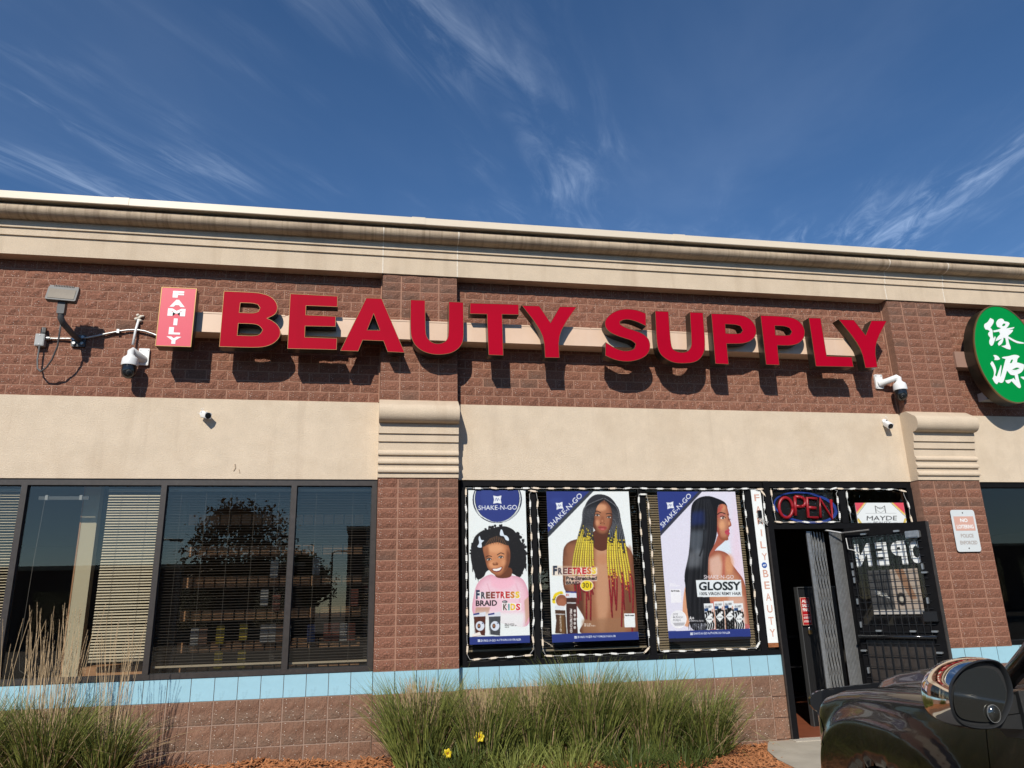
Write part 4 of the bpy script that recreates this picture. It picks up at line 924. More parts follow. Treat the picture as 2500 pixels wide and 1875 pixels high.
def ptz(x, wz, px, label, yaw):
    """speed-dome camera: wall plate at (x,wz), dome hanging at px"""
    t = empty('dome_camera', (px, -.16, wz-.3), label, 'security camera', 'dome cameras on the shop front')
    b = MB(); b.rbox(x-.05, x+.05, -.028, -.004, wz-.088, wz+.088, .008); b.build('wall_plate', M['white'], t, smooth=30)
    for dx in (-.035, .035):
        for dz in (-.07, .07):
            b = MB(); b.lathe([(0, .004), (.007, .004), (.007, 0)], TR(x+dx, -.028, wz+dz) @ Matrix.Rotation(R(90), 4, 'X'), 8); b.build('screw', M['grey_metal'], t)
    b = MB(); b.tube([(x, -.02, wz-.03), (x+(px-x)*.4, -.09, wz-.01), (px, -.145, wz+.025), (px, -.16, wz+.01), (px, -.16, wz-.06)], [.042, .036, .034, .034, .034], 14); b.build('arm', M['white'], t, smooth=40)
    b = MB(); b.lathe([(.034, 0), (.046, -.015), (.066, -.03), (.074, -.05), (.078, -.10), (.076, -.112), (.060, -.114), (0, -.112)], TR(px, -.16, wz-.03), 28); b.build('housing', M['white'], t, smooth=40)
    b = MB(); b.lathe([(.066, -.112), (.070, -.14), (.070, -.165), (.064, -.195), (.050, -.220), (.028, -.236), (0, -.242)], TR(px, -.16, wz-.03), 28); b.build('dome', M['black_gloss'], t, smooth=True)
    EM = Matrix.Translation((px, -.16, wz-.03-.178)) @ Matrix.Rotation(R(yaw), 4, 'Z')
    b = MB(); b.lathe([(0, .072), (.024, .072), (.030, .068), (.032, .05)], EM @ Matrix.Rotation(R(90+18), 4, 'X'), 18); b.build('lens', M['gasket'], t, smooth=40)
    b = MB(); b.lathe([(0, .0735), (.015, .0735), (.018, .072)], EM @ Matrix.Rotation(R(90+18), 4, 'X'), 18); b.build('lens_glass', M['black_gloss'], t, smooth=40)
ptz(-2.345, 3.87, -2.425, 'white and black dome camera on the brick beside the pink sign, under the white tube', 20)
ptz(5.905, 3.845, 6.065, 'white and black dome camera in the corner below the last red letter', -20)
def bullet(x, z, aim, label):
    t = empty('bullet_camera', (x, 0, z), label, 'security camera', 'small bullet cameras on the stucco band')
    A = Matrix.Translation((x, -.012, z)) @ Vector(aim).to_track_quat('Z', 'Y').to_matrix().to_4x4()
    b = MB(); b.lathe([(0, 0), (.03, 0), (.03, .012), (.012, .02), (.012, .05)], TR(x, -.01, z+.01) @ Matrix.Rotation(R(90), 4, 'X'), 14); b.build('base', M['white'], t, smooth=40)
    b = MB(); b.rbox(-.034, .034, .03, .125, -.031, .031, .014, M=A @ Matrix.Rotation(R(90), 4, 'X') @ Matrix.Scale(-1, 4, (0, 1, 0)) if False else A @ Matrix(((1, 0, 0, 0), (0, 0, 1, 0), (0, 1, 0, 0), (0, 0, 0, 1)))); b.build('body', M['white'], t, smooth=30)
    b = MB(); b.lathe([(0, .130), (.014, .130), (.0145, .127), (.028, .127), (.031, .1255)], A, 18); b.build('face', M['black_gloss'], t, smooth=30)
bullet(-1.735, 3.285, (.55, -.75, -.25), 'white bullet camera pointing right on the left stucco band')
bullet(5.895, 3.345, (-.05, -.8, -.55), 'white bullet camera pointing down on the stucco, under the right dome camera')
# cracked patch round the left camera and small marks on the stucco
b = MB(); r_ = random.Random(3)
for cx, n in ((-1.745, 16), (5.89, 10)):
    for i in range(n):
        a = r_.uniform(0, 6.28); d = r_.uniform(.02, .055); s_ = r_.uniform(.004, .011); x, z = cx+d*math.cos(a), (3.30 if cx < 0 else 3.38)+d*math.sin(a)
        b.add([(x+s_*math.cos(q)*r_.uniform(.5, 1.2), -.0112-.0002*i, z+s_*math.sin(q)*r_.uniform(.5, 1.2)) for q in (0, 1.3, 2.5, 3.8, 5.0)], [(4, 3, 2, 1, 0)])
tag(b.build('patch_marks', M['caulk'], bld), kind='stuff')
b = MB(); b.tube([(-1.40, -.011, 2.72), (-1.385, -.012, 2.75), (-1.392, -.011, 2.79)], .006, 5); b.tube([(-1.34, -.011, 2.70), (-1.35, -.012, 2.735)], .005, 5); b.build('scuff', M['roll'], bld)

# no loitering sign on the pier
nl = empty('no_loitering_sign', (6.59, PY-.02, 1.83), 'small faded NO LOITERING POLICE ENFORCED sign on the right brick pier', 'sign')
b = MB(); b.rbox(6.437, 6.747, PY-.024, PY-.020, 1.828, 2.296, .03, n=5); b.build('sign_plate', M['sign_white'], nl)
b = MB(); b.box(6.465, 6.722, PY-.0252, PY-.0242, 2.062, 2.222); b.build('faded_panel', M['sign_pink'], nl)
for s_, x, z, w_, h, m in (('NO', 6.545, 2.157, .095, .042, 'white_print'), ('LOITERING', 6.487, 2.085, .215, .044, 'white_print'), ('POLICE', 6.515, 1.985, .165, .042, 'sign_text_grey'), ('ENFORCED', 6.490, 1.908, .222, .042, 'sign_text_grey')):
    lettering('lettering', s_, M[m], TR(x, PY-.0256, z), w_, h, nl, bold=.03)
for z in (2.262, 1.866):
    b = MB(); b.lathe([(0, .003), (.007, .003), (.008, 0)], TR(6.592, PY-.0245, z) @ Matrix.Rotation(R(90), 4, 'X'), 10); b.build('bolt', M['charcoal'], nl)

# ------------------------------------------------------------------ OPEN neon, white strip, MAYDE panel
ne = empty('open_neon_sign', (4.75, .05, 2.18), 'dark OPEN sign with red letters in a blue oval above the doorway', 'neon sign')
b = MB(); b.box(4.335, 5.135, .062, .07, 2.172, 2.57); b.build('backing', M['black'], ne)
t_ = np.linspace(0, 2*np.pi, 61); E0 = Matrix.Translation((4.762, .052, 2.355)) @ Matrix.Rotation(R(6), 4, 'Y')
b = MB(); k = 60; P = []; 
for i in range(k):
    a = 2*math.pi*i/k; wv_ = .010+.012*max(0, math.cos(a-.35))**2+.006*max(0, -math.sin(a))
    for sc in (1, -1): P.append(E0 @ Vector(((.378+sc*wv_)*math.cos(a), 0, (.165+sc*wv_*.8)*math.sin(a))))
b.add(P, [(2*i, 2*i+1, 2*((i+1) % k)+1, 2*((i+1) % k)) for i in range(k)]); b.build('oval_tube', M['neon_blue'], ne)
def stroke(paths, mp):
    b = MB()
    for p in paths: b.tube([mp @ Vector((x, 0, z)) for x, z in p], .0185, 8)
    b.build('letter', M['neon_red'], ne, smooth=True)
def nm(x, z, w_, h, rot=5): return Matrix.Translation((x, .045, z)) @ Matrix.Rotation(R(rot), 4, 'Y') @ Matrix.Diagonal((w_, 1, h, 1))
oc = [(.5+.5*math.cos(2*math.pi*i/20), .5+.5*math.sin(2*math.pi*i/20)) for i in range(21)]
stroke([oc], nm(4.42, 2.252, .165, .225, 8))
pb = [(0, 0), (0, 1)]; pc = [(0, 1), (.55, 1)]+[(.55+.45*math.cos(R(a)), .75+.25*math.sin(R(a))) for a in range(90, -91, -20)]+[(.55, .5), (0, .5)]
stroke([pb, pc], nm(4.625, 2.262, .125, .215)); stroke([[(1, 1), (0, 1), (0, 0), (1, 0)], [(0, .5), (.85, .5)]], nm(4.775, 2.247, .12, .215)); stroke([[(0, 0), (0, 1), (1, 0), (1, 1)]], nm(4.93, 2.238, .14, .215))
st = empty('window_strip_sign', (4.14, -.01, .88), 'tall white strip of peeling copper letters beside the doorway', 'sign')
b = MB(); b.box(4.090, 4.205, -.006, -.0005, .930, 2.548); b.build('strip', M['white_print'], st)
b = MB(); b.box(4.090, 4.205, -.0065, -.0005, .886, .929); b.build('strip_end', pm('rust_strip', (.30, .11, .04), .6, var=.4, vscale=40), st)
for i, ch in enumerate('FAMILY'):
    w_ = .014 if ch == 'I' else .062; z = 2.418-i*.128
    lettering('letter', ch, M['gold_text'], TR(4.122+.012*(i/6)-(0 if ch != 'I' else -.024), -.0068, z), w_, .075, st, bold=.012)
for i, ch in enumerate('BEAUTY'):
    z = 1.600-i*.122; lettering('letter', ch, M['gold_text'], TR(4.122, -.0068, z), .062, .078, st, bold=.012)
ab = empty('alarm_sticker', (4.15, -.008, 1.70), 'small blue octagonal alarm sticker on the white strip', 'sticker')
b = MB(); plate(b, [[(4.148+.032*math.cos(R(22.5+45*i)), 1.727+.032*math.sin(R(22.5+45*i))) for i in range(8)]], -.0085, -.0065); b.build('octagon', pm('alarm_blue', (.03, .10, .36), .4), ab)
lettering('lettering', 'ADT', M['white_print'], TR(4.128, -.0088, 1.716), .040, .020, ab, bold=.04)
cb = empty('control_box', (4.155, -.02, 2.2), 'small black light controller tangled in wires on the white strip', 'control box')
b = MB(); b.rbox(4.135, 4.178, -.030, -.008, 2.235, 2.315, .006, M=Matrix.Translation((0, 0, 0))); b.build('box', M['black_gloss'], cb)
b = MB(); r_ = random.Random(9)
for i in range(7):
    p = Vector((4.16, -.02, 2.24)); path = [p]
    for j in range(6): p = p+Vector((r_.uniform(-.03, .035), r_.uniform(-.004, .004), r_.uniform(-.035, .02))); p.x = min(max(p.x, 4.09), 4.24); p.y = min(p.y, -.010); path.append(p)
    b.tube(path, .0022, 4)
b.build('loose_wire', M['wire'], cb)
my = empty('promo_panel', (5.68, .02, 2.17), 'white panel with pink and gold corners in the transom above the open door', 'panel')
cv = Canvas(124, 68, [(1275, 343), (1797, 343), (1870, 620), (1330, 620)], (.93, .95, .95))
Q = lambda pts: pts
def mp(u, v): return (1275+(1797-1275)*u+v*64, 343+v*277)
P_ = lambda l: [mp(*p) for p in l]
cv.poly(P_([(0, 0), (.20, 0), (0, .36)]), (.89, .33, .40)); cv.poly(P_([(1, 0), (.77, 0), (1, .44)]), (.89, .33, .40))
for a, c in (((.21, 0), (0.0, .40)), ((.76, 0), (1, .46))):
    cv.line(P_([a, c]), 13, (.93, .80, .38)); cv.line(P_([(a[0]+.03*(1 if a[0] < .5 else -1), 0), (c[0], c[1]+.07)]), 3, (.2, .2, .2))
cv.line(P_([(0, .60), (.10, 1)]), 26, (.93, .82, .42)); cv.line(P_([(1, .60), (.9, 1)]), 26, (.93, .82, .42)); cv.line(P_([(.0, .56), (.12, 1)]), 2, (.2, .2, .2)); cv.line(P_([(1, .56), (.88, 1)]), 2, (.2, .2, .2))
mx = [(.40, .39), (.40, .12), (.50, .24), (.60, .12), (.60, .39)]
cv.line(P_(mx[:2]), 5, (.1, .1, .1)); cv.line(P_(mx[1:3]), 5, (.1, .1, .1)); cv.line(P_(mx[2:4]), 5, (.1, .1, .1)); cv.line(P_(mx[3:]), 5, (.1, .1, .1))
for a, c in (((.40, .26), (.5, .38)), ((.60, .26), (.5, .38)), ((.40, .26), (.5, .17)), ((.6, .26), (.5, .17))): cv.line(P_([a, c]), 2.5, (.3, .3, .3))
cv.line(P_([(.18, .40), (.82, .40)]), 2, (.5, .5, .5))
cv.text('MAYDE', mp(.18, .66), (326, 0), (0, -44), (.10, .10, .11)); cv.text('BEAUTY', mp(.31, .77), (190, 0), (0, -17), (.4, .4, .4))
cv.line(P_([(.18, .74), (.27, .74)]), 2, (.6, .6, .6)); cv.line(P_([(.73, .74), (.82, .74)]), 2, (.6, .6, .6))
VM = vcol_mat('printed_sheet'); cv.sheet('print', VM, 5.372, 5.992, .024, 2.105, 2.402, .008, my)
# ------------------------------------------------------------------ window posters
NAVY = (.16, .22, .50); NAVY2 = (.12, .17, .40)
def logo(cv, c, s, rot=0):
    ca, sa = math.cos(R(rot)), math.sin(R(rot)); q = lambda p: (c[0]+s*(p[0]*ca-p[1]*sa), c[1]+s*(p[0]*sa+p[1]*ca))
    cv.poly([q(p) for p in ((-1, -1), (0, -.78), (1, -1), (.8, 0), (1, 1), (0, .78), (-1, 1), (-.8, 0))], (.93, .95, .97))
    cv.line([q((-.55, .35)), q((-.25, -.4)), q((.0, .35)), q((.2, -.3)), q((.5, .2))], s*.12, (.35, .42, .62))
def footer(cv, quad_l, h, x0, x1, y, slope):
    pass
def eye(cv, x, y, w_, h, tilt=0, skin=(.3, .16, .1)):
    cv.ell(x, y, w_, h*.85, (.80, .76, .72), rot=tilt); cv.ell(x, y, h*1.05, h*1.1, (.12, .07, .05)); cv.ell(x-h*.3, y-h*.35, h*.3, h*.3, (1, 1, 1))
    cv.line([(x-w_*1.15, y+h*.2), (x-w_*.3, y-h*1.15), (x+w_*.5, y-h*1.05), (x+w_*1.15, y+h*.1)], h*.55, (.06, .04, .04))
# poster of the girl -------------------------------------------------
p1 = empty('poster', (1.23, -.005, 1.02), 'narrow poster of a smiling girl with puffy black hair and white bows', 'poster', 'posters on the window')
cv = Canvas(168, 420, [(125, 100), (650, 103), (693, 1505), (143, 1525)], (.93, .96, .955))
r_ = np.random.default_rng(4)
cv.ell(392, 190, 226, 218, (.10, .12, .22)); cv.ell(392, 185, 214, 216, (.93, .96, .95)); cv.ell(392, 180, 206, 217, (.10, .12, .22)); cv.ell(392, 176, 200, 222, NAVY); cv.ell(300, 150, 60, 120, (.22, .30, .58), .35, soft=6)
for k in range(5): cv.line([(190+k*8, 280+k*14), (250+k*20, 352+k*8)], 3, (.93, .96, .95))
cv.line([(250, 366), (330, 402), (420, 408)], 4, (.93, .96, .95)); cv.line([(440, 402), (540, 350), (598, 260)], 4, (.93, .96, .95))
logo(cv, (393, 190), 38); cv.text('SHAKE-N-GO', (220, 286), (352, -4), (0, -42), (.94, .96, .98), .004)
# hair
HA = (.075, .068, .07)
cv.poly([(325, 462), (400, 440), (470, 438), (540, 470), (590, 540), (630, 620), (655, 700), (655, 780), (630, 850), (600, 905), (545, 880), (500, 860), (380, 820), (300, 850), (270, 900), (215, 925), (185, 860), (160, 780), (150, 690), (165, 600), (190, 530), (250, 480)], HA, curve=True)
for k in range(90):
    a = r_.uniform(0, 2*np.pi); x = 405+250*math.cos(a)*r_.uniform(.9, 1.03); y = 670+235*math.sin(a)*r_.uniform(.92, 1.05)
    if y > 860 and 280 < x < 540: continue
    cv.ell(x, y, r_.uniform(5, 13), r_.uniform(7, 16), HA)
for x, y in ((195, 930), (215, 945), (170, 860), (240, 920), (600, 915), (570, 900), (620, 880), (645, 830), (655, 850), (585, 880)): cv.line([(x, y-70), (x+r_.uniform(-6, 6), y)], 14, HA, taper=True)
for k in range(150):
    x, y = r_.uniform(165, 640), r_.uniform(500, 860); 
    if ((x-390)/135)**2+((y-720)/200)**2 < 1: continue
    cv.ell(x, y, r_.uniform(2, 6), r_.uniform(2, 6), (.20, .19, .19), .6)
# shirt and body
SK = (.80, .54, .37)
cv.poly([(175, 1240), (185, 1050), (230, 940), (330, 880), (400, 905), (520, 890), (620, 920), (668, 1010), (682, 1100), (690, 1240), (640, 1360), (330, 1300)], (.95, .80, .85), curve=True)
cv.vol([(175, 1240), (185, 1050), (230, 940), (330, 880), (400, 905), (520, 890), (620, 920), (668, 1010), (682, 1100), (690, 1240), (640, 1360), (330, 1300)], (.86, .60, .68), 34, .8); cv.line([(300, 960), (330, 1060), (320, 1160)], 14, (.90, .68, .75), .5); cv.line([(560, 960), (590, 1060), (600, 1150)], 14, (.90, .68, .75), .5); cv.poly([(200, 1180), (330, 1180), (300, 1290), (190, 1270)], (.74, .58, .48), .8, soft=3); cv.poly([(640, 1120), (680, 1080), (692, 1250), (650, 1340)], (.78, .62, .52), .8, soft=3)
cv.poly([(330, 885), (400, 930), (520, 890), (560, 960), (500, 1010), (420, 1020), (340, 990)], (.98, .70, .78), .55, soft=10); cv.poly([(200, 1230), (640, 1230), (640, 1400), (200, 1400)], (.93, .955, .95), .85, soft=14)
cv.poly([(375, 830), (515, 820), (520, 895), (450, 915), (380, 900)], (.42, .23, .14), curve=True)
cv.poly([(260, 640), (280, 600), (330, 570), (400, 560), (470, 575), (505, 640), (512, 720), (500, 790), (470, 850), (410, 895), (350, 870), (305, 820), (285, 750)], SK, curve=True)
cv.vol([(260, 640), (280, 600), (330, 570), (400, 560), (470, 575), (505, 640), (512, 720), (500, 790), (470, 850), (410, 895), (350, 870), (305, 820), (285, 750)], (.46, .25, .15), 24, .75); cv.ell(375, 640, 70, 42, (.90, .66, .48), .8, soft=12); cv.ell(355, 790, 40, 30, (.90, .64, .46), .75, soft=9); cv.ell(460, 770, 32, 26, (.88, .62, .45), .7, soft=9); cv.poly([(480, 640), (512, 700), (500, 800), (440, 885), (470, 780)], (.36, .19, .11), .7, soft=8); cv.ell(300, 700, 18, 80, (.45, .25, .15), .5, soft=8)
cv.poly([(262, 625), (300, 570), (340, 540), (400, 525), (460, 545), (500, 600), (480, 612), (400, 585), (320, 600)], (.16, .12, .10), curve=True)
for k in range(9): cv.line([(285+k*24, 600-abs(4-k)*-3), (330+k*14, 525+abs(4-k)*6)], 4, (.50, .36, .24))
eye(cv, 318, 742, 22, 10, -10); eye(cv, 425, 722, 22, 10, -8)
cv.line([(288, 722), (315, 708), (345, 716)], 7, (.15, .09, .07)); cv.line([(392, 702), (425, 682), (458, 694)], 7, (.15, .09, .07))
cv.ell(376, 782, 26, 15, (.52, .30, .18), .9, soft=3); cv.ell(372, 772, 12, 12, (.80, .56, .40), .8, soft=3); cv.ell(362, 792, 5, 4, (.25, .12, .08)); cv.ell(392, 790, 5, 4, (.25, .12, .08))
cv.poly([(342, 828), (390, 822), (440, 808), (428, 845), (395, 860), (360, 852)], (.50, .20, .17), curve=True); cv.poly([(352, 830), (392, 826), (432, 814), (420, 838), (392, 848), (364, 845)], (.96, .95, .93), curve=True)
for q in ([(232, 525), (245, 560), (272, 566), (250, 590), (250, 630), (212, 625), (228, 590), (222, 550)], [(425, 468), (440, 475), (455, 515), (480, 525), (498, 550), (495, 570), (470, 560), (452, 530), (418, 518)]): cv.poly(q, (.87, .92, .97), curve=True)
# lettering
cv.text('FREETRESS', (196, 1108), (410, -6), (0, -66), (.95, .95, .94), .06); cv.text('F', (200, 1106), (34, 0), (0, -84), (.13, .18, .30), .05)
for i, (ch, col) in enumerate(zip('REETRESS', ((.25, .25, .30), (.42, .26, .22), (.55, .22, .20), (.70, .18, .18), (.76, .16, .20), (.76, .24, .22), (.82, .50, .15), (.92, .78, .20)))):
    cv.text(ch, (246+i*44.5, 1102-i*.7), (40, 0), (0, -62), col, .05)
cv.text('BRAID', (198, 1170), (194, -3), (0, -52), (.10, .10, .11), .03); cv.ell(463, 1130, 24, 12, (.12, .15, .18)); cv.text('for', (450, 1137), (26, 0), (0, -14), (.9, .9, .9))
cv.text('KIDS', (438, 1214), (176, 0), (0, -74), (.97, .97, .96), .08)
for ch, x, w_, col in (('K', 446, 42, (.42, .36, .33)), ('I', 494, 12, (.20, .55, .58)), ('D', 514, 46, (.93, .76, .15)), ('S', 564, 40, (.85, .18, .26))): cv.text(ch, (x, 1208), (w_, 0), (0, -60), col, .04)
for x, col in ((176, (.36, .18, .12)), (312, (.30, .31, .33))):
    cv.poly([(x, 1242), (x+112, 1222), (x+112, 1262), (x, 1268)], (.86, .88, .92)); cv.poly([(x, 1240), (x+56, 1230), (x+56, 1246), (x, 1254)], NAVY)
    cv.poly([(x+4, 1268), (x+112, 1262), (x+108, 1440), (x+20, 1430)], col)
    for k in range(12): cv.line([(x+8+k*9, 1272), (x+12+k*8.4, 1432)], 2.2, tuple(c*.55 for c in col))
    cv.ell(x+62, 1352, 40, 44, (.86, .89, .94)); cv.ell(x+52, 1352, 15, 22, (.30, .19, .14)); cv.ell(x+52, 1350, 8, 12, (.66, .44, .32)); cv.text('30', (x+78, 1332), (18, 0), (0, -12), (.2, .25, .4))
cv.poly([(165, 1430), (235, 1405), (252, 1440), (175, 1455)], (.96, .93, .90)); cv.line([(165, 1452), (248, 1438)], 3, (.55, .42, .36))
cv.text('PRE-FLUFFED', (463, 1340), (86, 0), (0, -10), (.3, .3, .3)); cv.text('POPPIN TWIST 12"', (463, 1353), (105, 0), (0, -9), (.3, .3, .3)); cv.text('color 1B', (463, 1366), (36, 0), (0, -7), (.4, .4, .4))
cv.poly([(138, 1452), (692, 1436), (694, 1506), (142, 1526)], NAVY); logo(cv, (229, 1486), 12, -2); cv.text('SHAKE-N-GO', (246, 1496), (134, -4), (0, -20), (.9, .92, .96), .01); cv.text('AUTHORIZED DEALER', (388, 1489), (222, -6), (0, -17), (.9, .92, .96), .01)
cv.grain(); cv.sheet('print', VM, .930, 1.533, -.004, 1.018, 2.535, .003, p1)
# poster of the braided woman -----------------------------------------
p2 = empty('poster', (2.21, -.005, 1.01), 'wide poster of a woman with black, yellow and red braids', 'poster', 'posters on the window')
cv = Canvas(210, 352, [(163, 112), (918, 113), (1020, 1475), (225, 1503)], (.93, .955, .95))
SK = (.62, .41, .29)
cv.poly([(320, 700), (335, 620), (400, 565), (560, 540), (800, 560), (905, 620), (960, 700), (975, 850), (985, 1000), (1000, 1430), (505, 1420), (520, 1290), (440, 1150), (335, 1010), (320, 850)], SK, curve=True)
cv.vol([(320, 700), (335, 620), (400, 565), (560, 540), (800, 560), (905, 620), (960, 700), (975, 850), (985, 1000), (1000, 1430), (505, 1420), (520, 1290), (440, 1150), (335, 1010), (320, 850)], (.34, .19, .12), 42, .8); cv.poly([(620, 600), (740, 600), (750, 900), (740, 1200), (700, 1400), (650, 1400), (620, 1100)], (.82, .63, .49), .75, soft=14); cv.poly([(500, 1290), (900, 1270), (900, 1420), (500, 1420)], (.60, .44, .32), .7, soft=10)
cv.ell(380, 640, 35, 50, (.60, .38, .26), .6, soft=8); cv.poly([(330, 700), (360, 720), (370, 1000), (340, 1000)], (.58, .37, .25), .5, soft=6); cv.ell(930, 700, 22, 90, (.58, .36, .24), .6, soft=8); cv.poly([(420, 880), (520, 900), (510, 1250), (440, 1120)], (.30, .16, .10), .7, soft=8); cv.poly([(880, 900), (950, 1000), (960, 1300), (880, 1280)], (.32, .18, .11), .5, soft=8)
cv.ell(690, 735, 60, 50, (.75, .50, .35), .5, soft=10); cv.poly([(600, 480), (750, 480), (745, 610), (680, 660), (600, 620)], (.36, .19, .12), curve=True)
HB = (.16, .16, .18)
cv.poly([(500, 330), (530, 220), (590, 155), (660, 140), (740, 165), (800, 230), (835, 330), (850, 450), (880, 560), (740, 600), (770, 400), (760, 250), (690, 200), (620, 240), (590, 330), (590, 480), (600, 600), (480, 620), (480, 480)], HB, curve=True)
cv.poly([(588, 330), (600, 260), (640, 215), (695, 200), (745, 225), (772, 300), (775, 390), (755, 460), (715, 505), (680, 516), (635, 498), (600, 450), (588, 400)], (.66, .43, .30), curve=True)
cv.vol([(588, 330), (600, 260), (640, 215), (695, 200), (745, 225), (772, 300), (775, 390), (755, 460), (715, 505), (680, 516), (635, 498), (600, 450), (588, 400)], (.30, .16, .10), 24, .85); cv.ell(665, 262, 52, 34, (.88, .65, .49), .8, soft=8); cv.ell(632, 402, 24, 28, (.86, .61, .45), .75, soft=7); cv.ell(735, 410, 18, 26, (.62, .38, .26), .5, soft=7); cv.ell(680, 480, 30, 16, (.62, .38, .26), .6, soft=6); cv.poly([(590, 340), (612, 360), (620, 470), (600, 450)], (.30, .16, .10), .6, soft=5); cv.poly([(752, 330), (775, 330), (765, 450), (735, 490)], (.30, .16, .10), .5, soft=5)
eye(cv, 632, 333, 22, 8.5, 8); eye(cv, 738, 352, 20, 8, 4); cv.line([(602, 302), (632, 296), (664, 312)], 7, (.10, .06, .05)); cv.line([(708, 322), (742, 316), (770, 326)], 7, (.10, .06, .05))
cv.poly([(668, 340), (690, 345), (700, 395), (680, 412), (655, 405)], (.56, .33, .22), .7, soft=4); cv.ell(678, 385, 8, 10, (.82, .58, .42), .8, soft=3); cv.ell(662, 408, 5, 3.5, (.18, .09, .06)); cv.ell(696, 412, 5, 3.5, (.18, .09, .06))
cv.poly([(638, 440), (662, 428), (678, 434), (700, 432), (722, 448), (700, 470), (675, 474), (652, 462)], (.66, .30, .27), curve=True); cv.line([(642, 444), (680, 448), (718, 450)], 3, (.35, .10, .10)); cv.ell(680, 460, 18, 5, (.86, .52, .48), .7, soft=2)
r_ = np.random.default_rng(8)
def braid(pts, wd, y1, y2):
    """one plait: dark, then yellow below y1, then red below y2"""
    P = np.array(pts, float); D = []
    for i in range(len(P)-1):
        a, b_, c, d = P[max(i-1, 0)], P[i], P[i+1], P[min(i+2, len(P)-1)]
        for t in np.arange(8)/8: D.append(.5*((2*b_)+(c-a)*t+(2*a-5*b_+4*c-d)*t*t+(3*b_-a-3*c+d)*t**3))
    D = np.array(D+[P[-1]]); yy = D[:, 1]
    def seg(lo, hi, w_, col, al=1.0, dx=0, tp=False):
        m = D[(yy >= lo) & (yy <= hi)]
        if len(m) > 2: cv.line([(q[0]+dx, q[1]) for q in m], w_, col, al, taper=tp)
    g = r_.uniform(.8, 1.1)
    seg(0, y1+20, wd+5, (.07, .07, .08)); seg(0, y1+14, wd, (.20*g, .20*g, .215*g)); seg(0, y1-20, wd*.35, (.50, .51, .53), .9, -wd*.15)
    seg(y1-14, y2+20, wd+5, (.42, .34, .12)); seg(y1-8, y2+12, wd, (.90*g, .80*g, .20)); seg(y1+8, y2-20, wd*.35, (.99, .95, .48), .6, -wd*.15)
    seg(y2-10, 2000, wd*1.05, (.42, .09, .11)); seg(y2+2, 2000, wd*.5, (.74, .16, .20), .9, -wd*.1, True)
    for k in range(9):
        q = D[np.argmin(abs(yy-(y1+r_.normal(0, 26))))]; cv.ell(q[0]+r_.normal(0, wd*.3), q[1], wd*.38, wd*.45, (.22, .2, .16) if k % 2 else (.86, .77, .22))
        q = D[np.argmin(abs(yy-(y2+r_.normal(0, 32))))]; cv.ell(q[0]+r_.normal(0, wd*.3), q[1], wd*.34, wd*.42, (.70, .18, .18) if k % 2 else (.88, .70, .22))
    for y in np.arange(190, yy.max(), wd*1.25):
        q = D[np.argmin(abs(yy-y))]; cv.line([(q[0]-wd*.5, q[1]-wd*.22), (q[0]+wd*.5, q[1]+wd*.3)], 2.0, (.05, .05, .05), .38)
for i in range(8, -1, -1):
    t = i/8; e = 1140+r_.normal(0, 85)+60*math.sin(i*2.1)
    braid([(688-t*8, 176+t*8), (525+t*92, 258), (498+t*90, 400), (466+t*122, 520), (424+t*168, 700), (412+t*188, 850), (424+t*196+r_.normal(0, 8), 1000), (432+t*192+r_.normal(0, 14), e)], 14, 505+60*t+r_.normal(0, 28), 885+r_.normal(0, 40))
for i in range(9):
    t = i/8; e = 1175+r_.normal(0, 85)+50*math.sin(i*1.7)
    braid([(698+t*10, 176+t*6), (765+t*45, 262), (776+t*66, 400), (738+t*132, 520), (730+t*174, 700), (738+t*194, 850), (744+t*208+r_.normal(0, 8), 1000), (748+t*216+r_.normal(0, 12), e)], 14, 590-70*(1-t)+r_.normal(0, 34), (840 if 1 < i < 4 else 925)+r_.normal(0, 40))
cv.line([(745, 470), (746, 505)], 3, (.85, .85, .85)); cv.line([(693, 190), (695, 225)], 5, (.55, .36, .26))
cv.poly([(163, 112), (597, 112), (181, 540)], (.22, .24, .27)); cv.poly([(163, 112), (560, 112), (178, 492)], NAVY); cv.ell(260, 200, 60, 30, (.22, .30, .60), .35, soft=8)
logo(cv, (286, 246), 32, -8); d = np.array((290, -300.)); up = np.array((-30, -33.)); cv.text('SHAKE-N-GO', (208, 458), d, up*1.05, (.94, .96, .98), .004)
cv.poly([(222, 800), (270, 796), (640, 806), (640, 880), (222, 890)], (.90, .80, .70), .55, soft=4); cv.text('FREETRESS', (222, 884), (412, -4), (0, -70), (.94, .88, .82), .09); cv.text('F', (230, 880), (38, 0), (0, -84), (.14, .19, .27), .05)
for i, (ch, col) in enumerate(zip('REETRESS', ((.32, .30, .33), (.42, .27, .25), (.55, .20, .19), (.72, .16, .17), (.78, .15, .20), (.76, .20, .22), (.80, .42, .18), (.92, .80, .25)))): cv.text(ch, (276+i*44, 876-i*.5), (40, 0), (0, -62), col, .05)
cv.poly([(345, 890), (632, 888), (634, 935), (345, 972)], (.90, .83, .77), .75); cv.text('Pre-Stretched', (350, 930), (280, -2), (0, -36), (.10, .10, .11), .03); cv.text('BRAID', (350, 968), (124, 0), (0, -30), (.12, .10, .11), .03)
cv.ell(540, 978, 60, 50, (.96, .93, .80)); cv.ell(540, 978, 54, 45, (.93, .82, .14)); cv.text('301', (500, 998), (78, 0), (0, -46), (.08, .08, .08), .0)
